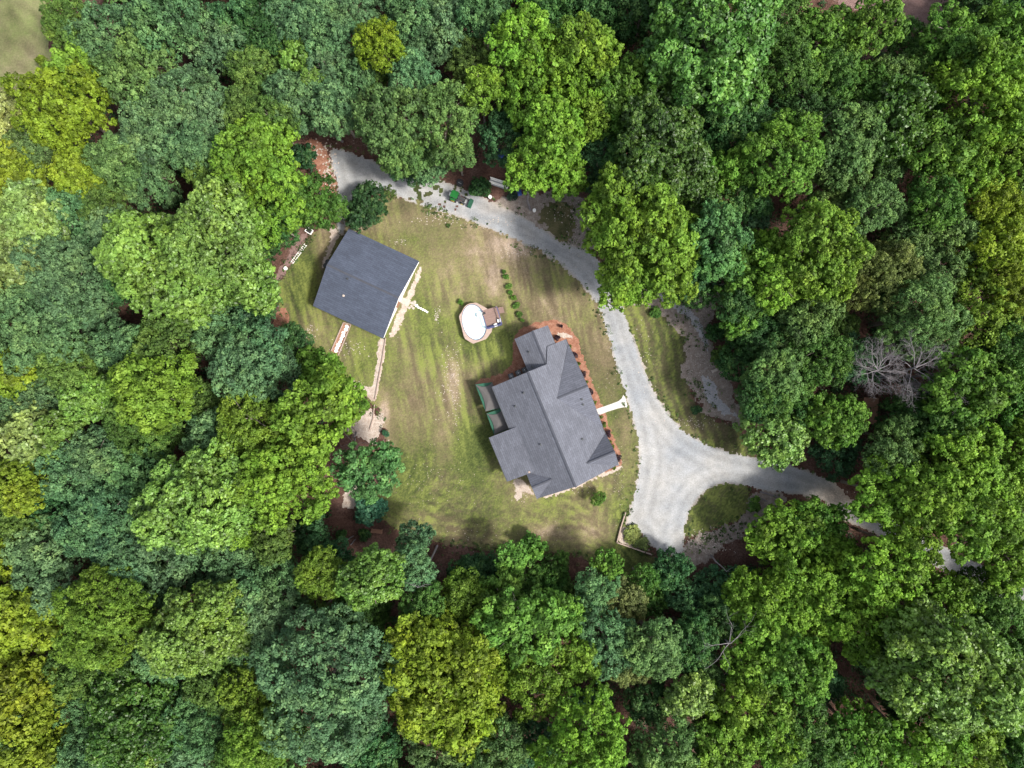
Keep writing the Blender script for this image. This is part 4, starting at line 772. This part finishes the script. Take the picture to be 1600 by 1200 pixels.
NUM = ['','one','two','three','four','five','six','seven','eight','nine','ten']; ORD = ['','','second','third','fourth','fifth','sixth','seventh','eighth']
items = []
for tok in TREES.replace('\n', ';').split(';'):
    x, y, r, c = tok.split(); x, y, r = int(x), int(y), int(r)
    if r < 12: continue
    if c in COLR: col, word, kind = COLR[c]; bonus = CLS[c[0]][3]
    else: col, kind, word, bonus = CLS[c]
    sd_ = min(range(len(SEEDS)), key=lambda i: (SEEDS[i][0]-x)**2+(SEEDS[i][1]-y)**2)
    size = 'huge' if r > 70 else 'large' if r >= 48 else 'small' if r < 29 else 'mid-sized'
    items.append(dict(x=x, y=y, r=r, col=col, kind=kind, word=word, bonus=bonus, size=size, place=SEEDS[sd_][2]))
def give_labels(items, noun):
    grp = {}
    for it in items: grp.setdefault((it['size'], it['word'], it['place']), []).append(it)
    for (s_, w_, p_), L in grp.items():
        if len(L) == 1: L[0]['label'] = f'{s_} {w_} {noun} {p_}'; continue
        xs = [i['x'] for i in L]; ys = [i['y'] for i in L]; hx = max(xs)-min(xs) >= max(ys)-min(ys)
        L.sort(key=lambda i: i['x'] if hx else i['y']); n = len(L); ends = ('leftmost','rightmost','left') if hx else ('topmost','bottommost','top')
        for k, it in enumerate(L):
            tail = f' of {NUM[n]}'; rk = ends[0] if k == 0 else ends[1] if k == n-1 else 'middle' if n == 3 else f'{ORD[k+1]} from {ends[2]}'
            it['label'] = f'{s_} {w_} {noun} {p_}, {rk}{tail}'
            if len(it['label'].split()) > 16: it['label'] = it['label'][:-len(tail)]
give_labels(items, 'tree')
prr = random.Random(11)
def jit(c, a=.10): k = 1+prr.uniform(-a, a); return tuple(max(0, v*k*(1+prr.uniform(-.07,.07))) for v in c)+(1,)
for i, it in enumerate(items):
    r0 = it['r']*.1; h = 8.5+r0*1.15+it['bonus']+prr.uniform(-2.2, 2.2)
    if it['size'] == 'small': h -= 1.5
    h -= 3.5 if (690 < it['x'] < 1060 and 820 < it['y'] < 965) else 0; h -= 4.5 if (1070 < it['x'] < 1345 and 640 < it['y'] < 960) else 0; zc = h-.62*r0; rm = it['r']*(H-zc)/F*1.15
    P = W(it['x'], it['y'], zc); sz = 'S' if rm < 3.1 else 'M' if rm < 5.4 else 'L'; kind = it['kind']
    root = thing('broadleaf_tree', (P.x, P.y, 0), prr.random()*6.28, it['label'], 'tree', 'trees of the surrounding woods')
    me = template(kind, sz, prr.randrange(3 if sz != 'L' else 2)); s = rm/SIZES[sz]
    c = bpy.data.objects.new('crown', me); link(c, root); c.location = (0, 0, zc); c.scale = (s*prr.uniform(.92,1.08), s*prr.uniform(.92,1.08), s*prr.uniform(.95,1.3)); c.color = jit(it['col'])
    t = bpy.data.objects.new('trunk', trunk_mesh(prr.randrange(5))); link(t, root); k = rm/4.2; t.scale = (k, k, zc/10)

# bushes, saplings and shrubs
def bush(name, x, y, r, hz, col, label, cat='bush', group=None, tone=None, var=None):
    rm = r*.1; P = W(x, y, hz); root = thing(name, (P.x, P.y, 0), prr.random()*6.28, label, cat, group)
    sz = 'M' if rm > 1 else 'S'; key = ('bushm', sz, (var or 0))
    if key not in TPL: 
        V, T_ = crown_arrays(hash_(*key), 1.6 if sz == 'M' else 1.0, 'bush'); TPL[key] = leaf_mesh('foliage', V, T_, MT['leaf'])
    R = 1.6 if sz == 'M' else 1.0; s = rm/R
    c = bpy.data.objects.new('foliage', TPL[key]); link(c, root); c.location.z = hz*.6; c.scale = (s, s, max(.45*hz/ (R*.7), .2)); c.color = jit(col)
    m = MB(); m.tube([(0,0,-.05),(.03,0,hz*.35),(0,.03,hz*.7)], [.03+.03*rm,.025+.02*rm,.01], 6); m.build('stem', MT['bark'], root)
P = W(571, 326, 3.2)
it = dict(x=571, y=326)
root = thing('broadleaf_tree', (P.x, P.y, 0), 1.0, 'dark green spreading yard tree at the corner of the turnaround above the outbuilding', 'tree')
c = bpy.data.objects.new('crown', template('loose', 'M', 0)); link(c, root); c.location.z = 3.2; c.scale = (.80,.70,.6); c.color = (.020,.056,.017,1)
t = bpy.data.objects.new('trunk', trunk_mesh(2)); link(t, root); t.scale = (.7,.7,.3)
bush('round_bush', 748, 289, 15, 2.4, (.022,.07,.02), 'round dark green bush between the fire pit and the lumber')
bush('bush', 472, 243, 19, 3, (.018,.055,.02), 'dark bush on the rocky bank left of the turnaround', var=1)
bush('oval_bush', 572, 801, 20, 2.6, (.03,.10,.055), 'teal oval bush at the left lower lawn corner above the bench', var=1); bush('oval_bush', 592, 796, 12, 2.2, (.03,.10,.055), 'smaller teal bush touching the oval one at the lawn corner', var=2)
bush('bush', 568, 836, 9, 1.0, (.03,.085,.02), 'low green bush just left of the brown bench'); bush('bush', 533, 838, 8, 1.0, (.035,.09,.02), 'low green bush left of the short pale logs')
bush('sapling', 935, 780, 10, 2.6, (.09,.17,.03), 'yellow-green sapling alone on the lawn below the house', 'sapling', var=2)
bush('bush', 833, 858, 19, 3.5, (.06,.15,.025), 'fresh green bush at the lower lawn edge under the house', var=1)
bush('bush', 990, 834, 13, .7, (.10,.13,.03), 'low yellowish weeds on the gravel corner by the timber wall', 'weeds', var=2); bush('bush', 1003, 848, 10, .6, (.07,.11,.03), 'low green weeds at the tip of the gravel corner', 'weeds', var=1)
bush('bush', 1025, 487, 8, .9, (.05,.12,.02), 'small bush at the top of the grass strip right of the drive'); bush('bush', 1088, 641, 7, .9, (.02,.06,.02), 'small dark bush low on the grass strip right of the drive', var=1)
bush('bush', 602, 677, 5, .9, (.03,.11,.05), 'small teal bush at the left lawn edge by the sand circle', var=2); bush('bush', 1065, 458, 15, 2, (.03,.09,.02), 'dark bush above the grey trail at the wood edge', var=1)
bush('bush', 1122, 520, 14, 2, (.03,.085,.02), 'dark bush right of the grey trail'); bush('bush', 1130, 555, 15, 2, (.05,.10,.015), 'yellowish bush right of the dry brush', var=2); bush('bush', 1150, 520, 17, 3, (.03,.085,.025), 'green bush behind the trail bushes', var=1)
bush('bush', 800, 303, 8, 1, (.02,.05,.03), 'small dark bush at the right end of the lumber'); bush('bush', 1180, 790, 10, 1.4, (.05,.12,.02), 'green bush just below the pale fallen logs', var=1)
bush('bush', 1045, 898, 24, 3, (.03,.095,.045), 'teal feathery bush below the tip of the gravel corner', var=2); bush('bush', 63, 95, 7, 3, (.12,.18,.02), 'small lime bush at the edge of the green field', var=1)
bush('bush', 700, 352, 3, .4, (.05,.1,.02), 'tiny weed tuft on the upper lawn', 'weeds')
for i, (x, y, r) in enumerate(((787,424,3),(791,432,4),(795,447,4.5),(797,457,3.5),(803,465,4),(807,477,5),(811,491,4.5),(719,472,4),(816,500,3))):
    w8 = ['topmost','second from top','third from top','fourth from top','fifth from top','sixth from top','seventh from top'][i] if i < 7 else ''
    bush('seedling', x, y, r, .6, (.06,.14,.02), f'small green shrub in the row right of the pool, {w8}' if i < 7 else ('lone tiny shrub on the lawn left of the pool' if i == 7 else 'last tiny shrub of the row, by the mulch bed'), 'shrub', 'row of small lawn shrubs' if i != 7 else None, var=i % 3)
# dark and green shrubs in the front bed
FB = [(877,509.5,2.4,'d'),(890,541,3,'g'),(898,554.5,4.6,'d'),(904,569,3.2,'g'),(911,585,4.8,'d'),(916,597,3,'g'),(922,612,4.8,'d'),(929,629,3.2,'g'),(939,652,3,'g'),(944,664,4,'g'),(950,679,5,'d'),(953,690,3,'g'),(957,698,3.2,'g'),(965.5,716,5,'d'),(960,731,3,'g'),(871,528,4,'d')]
nd = ng = 0; OW = ['first','second','third','fourth','fifth','sixth','seventh','eighth','ninth','tenth']
for i, (x, y, r, c_) in enumerate(FB):
    if c_ == 'd': lb = f'dark purple round shrub in the front mulch bed, {OW[nd]} from the top'; nd += 1; col = (.035,.018,.03)
    else: lb = f'small green shrub in the front mulch bed, {OW[ng]} from the top'; ng += 1; col = (.09,.13,.025)
    if i == 15: lb = 'dark purple shrub tucked in the roof corner by the garage wing'
    if i == 0: pass
    bush('shrub', x, y, r, .8, col, lb, 'shrub', 'shrubs in the front mulch bed', var=i % 3)

# woodland undergrowth and the woods beyond the frame (uncountable)
open_polys = [wp(p) for p in (LAWN, GRAVEL, [(440,200),(600,230),(700,260),(800,270),(900,300),(930,420),(1000,440),(1130,450),(1140,580),(1190,670),(1300,740),(1330,800),(1180,820),(1080,900),(1000,900),(700,870),(560,860),(530,760),(560,640),(420,520),(420,430),(470,350),(500,300)], [(-300,-300),(60,-300),(90,110),(40,160),(-300,190)], [(1290,-80),(1480,-80),(1560,60),(1400,40),(1300,5)])]
rg = np.random.default_rng(3); n0 = 9000; X = rg.uniform(-92, 92, n0); Y = rg.uniform(-72, 72, n0); dm = np.full(n0, -1e9)
for p in open_polys: dm = np.maximum(dm, sdist(X, Y, p))
ok = (dm < -.8) & (rg.random(n0) < np.clip((-dm)/8, .08, .9)); X = X[ok]; Y = Y[ok]; n1 = len(X)
K_ = 46; hh = rg.random(n1)**2*3.4+.5; rr = .5+hh*.45; e = unit(rg.normal(0, 1, (n1*K_, 3))+[0, 0, .5])
P = np.stack([np.repeat(X, K_), np.repeat(Y, K_), np.repeat(hh*.5, K_)], 1)+e*np.repeat(rr, K_)[:, None]*(.5+.5*rg.random((n1*K_, 1)))*[1, 1, .8]; P[:, 2] = np.maximum(P[:, 2], .05)
V = leaf_quads(P, unit(e+.6*rg.normal(0, 1, e.shape)+[0, 0, .5]), .34, rg); me = leaf_mesh('undergrowth', V, np.clip(np.repeat(rg.random(n1), K_)*.8+.1*rg.normal(0, 1, n1*K_), 0, 1), MT['leaf'])
o = bpy.data.objects.new('undergrowth', me); link(o); o.color = (.030,.075,.026,1); tag(o, 'low dark green undergrowth on the leaf litter beneath the trees', 'undergrowth', None, 'stuff')
E_ = []
for poly, lo, hi, dens in ((smooth_poly(wp(LAWN), 2), -.3, 1.0, 3.0), (smooth_poly(wp(LAWN), 2), -1.8, .2, .8), (GP, -.9, .25, 1.5)):
    for i in range(len(poly)):
        a, b = np.array(poly[i]), np.array(poly[(i+1)%len(poly)]); d = b-a; L = np.hypot(*d)
        if L < 1e-6: continue
        nn = rg.poisson(L*dens); u = rg.random(nn); nrm = np.array([d[1], -d[0]])/L; off = rg.uniform(lo, hi, nn)
        E_.append(a+u[:, None]*d+off[:, None]*nrm)
for (x0, y0, x1, y1, sp, nn) in ((600,298,700,322,.9,260),(700,322,770,346,.7,120),(600,285,640,290,1.2,50),(1055,470,1110,560,2.2,120),(1080,600,1150,655,1.6,90),(1080,850,1170,815,1.6,110),(860,310,900,390,2.6,120),(1040,845,1060,880,1.2,50),(985,830,1010,860,1.0,60)):
    u = rg.random(nn)[:, None]; a = np.array(W(x0, y0)[:2]); b = np.array(W(x1, y1)[:2]); E_.append(a+(b-a)*u+rg.normal(0, sp*.6, (nn, 2)))
E_ = np.concatenate(E_); keep = np.ones(len(E_), bool)
for p, mg in ((GP, -.7),): keep &= (sdist(E_[:, 0], E_[:, 1], p) < .7)
hb = wp([(800,525),(860,505),(975,725),(845,785),(740,600)]); keep &= sdist(E_[:, 0], E_[:, 1], hb) < 0; keep &= fbm(E_[:, 0], E_[:, 1], 4, 3) > -.12; E_ = E_[keep]
n2 = len(E_); K2 = 16; hh = .10+.35*rg.random(n2)**2; e = unit(rg.normal(0, 1, (n2*K2, 3))+[0, 0, .7]); P = np.concatenate([np.repeat(E_, K2, 0), np.repeat(hh*.5, K2)[:, None]], 1)+e*np.repeat(hh*1.1, K2)[:, None]*[1, 1, .6]; P[:, 2] = np.maximum(P[:, 2], .04)
me = leaf_mesh('edge_weeds', leaf_quads(P, unit(e+.4*rg.normal(0, 1, e.shape)+[0, 0, .5]), .17, rg), np.clip(np.repeat(rg.random(n2), K2), 0, 1), MT['leaf']); o = bpy.data.objects.new('edge_weeds', me); link(o); o.color = (.045,.085,.022,1)
tag(o, 'tufts of dark green weeds along the edges of the lawn and gravel', 'weeds', None, 'stuff')
VV = []; TT = []
keys = [k for k in ARR if k[1] == 'M'] or list(ARR)
rx = random.Random(4)
for gx in np.arange(-104, 105, 8.5):
    for gy in np.arange(-84, 85, 8.5):
        x = gx+rx.uniform(-2.5, 2.5); y = gy+rx.uniform(-2.5, 2.5)
        if abs(x) < 76 and abs(y) < 58: continue
        if x < -60 and y > 42 : continue
        if 42 < x < 66 and y > 50: continue
        V, T_ = ARR[rx.choice(keys)]; sel = np.arange(len(T_))[::3]; Q = V.reshape(-1, 4, 3)[sel]; cc = Q.mean(1, keepdims=True); Q = cc+(Q-cc)*1.6
        s = rx.uniform(1.0, 1.35); a = rx.random()*6.28; c, s_ = math.cos(a), math.sin(a); Q = Q@np.array([[c, s_, 0], [-s_, c, 0], [0, 0, 1]])*s+[x, y, rx.uniform(7, 10)]
        VV.append(Q.reshape(-1, 3)); TT.append(T_[sel])
me = leaf_mesh('distant_woodland', np.concatenate(VV), np.concatenate(TT), MT['leaf']); o = bpy.data.objects.new('distant_woodland', me); link(o); o.color = (.055,.12,.03,1)
tag(o, 'unbroken green woodland continuing beyond the edges of the clearing', 'woodland', None, 'stuff')
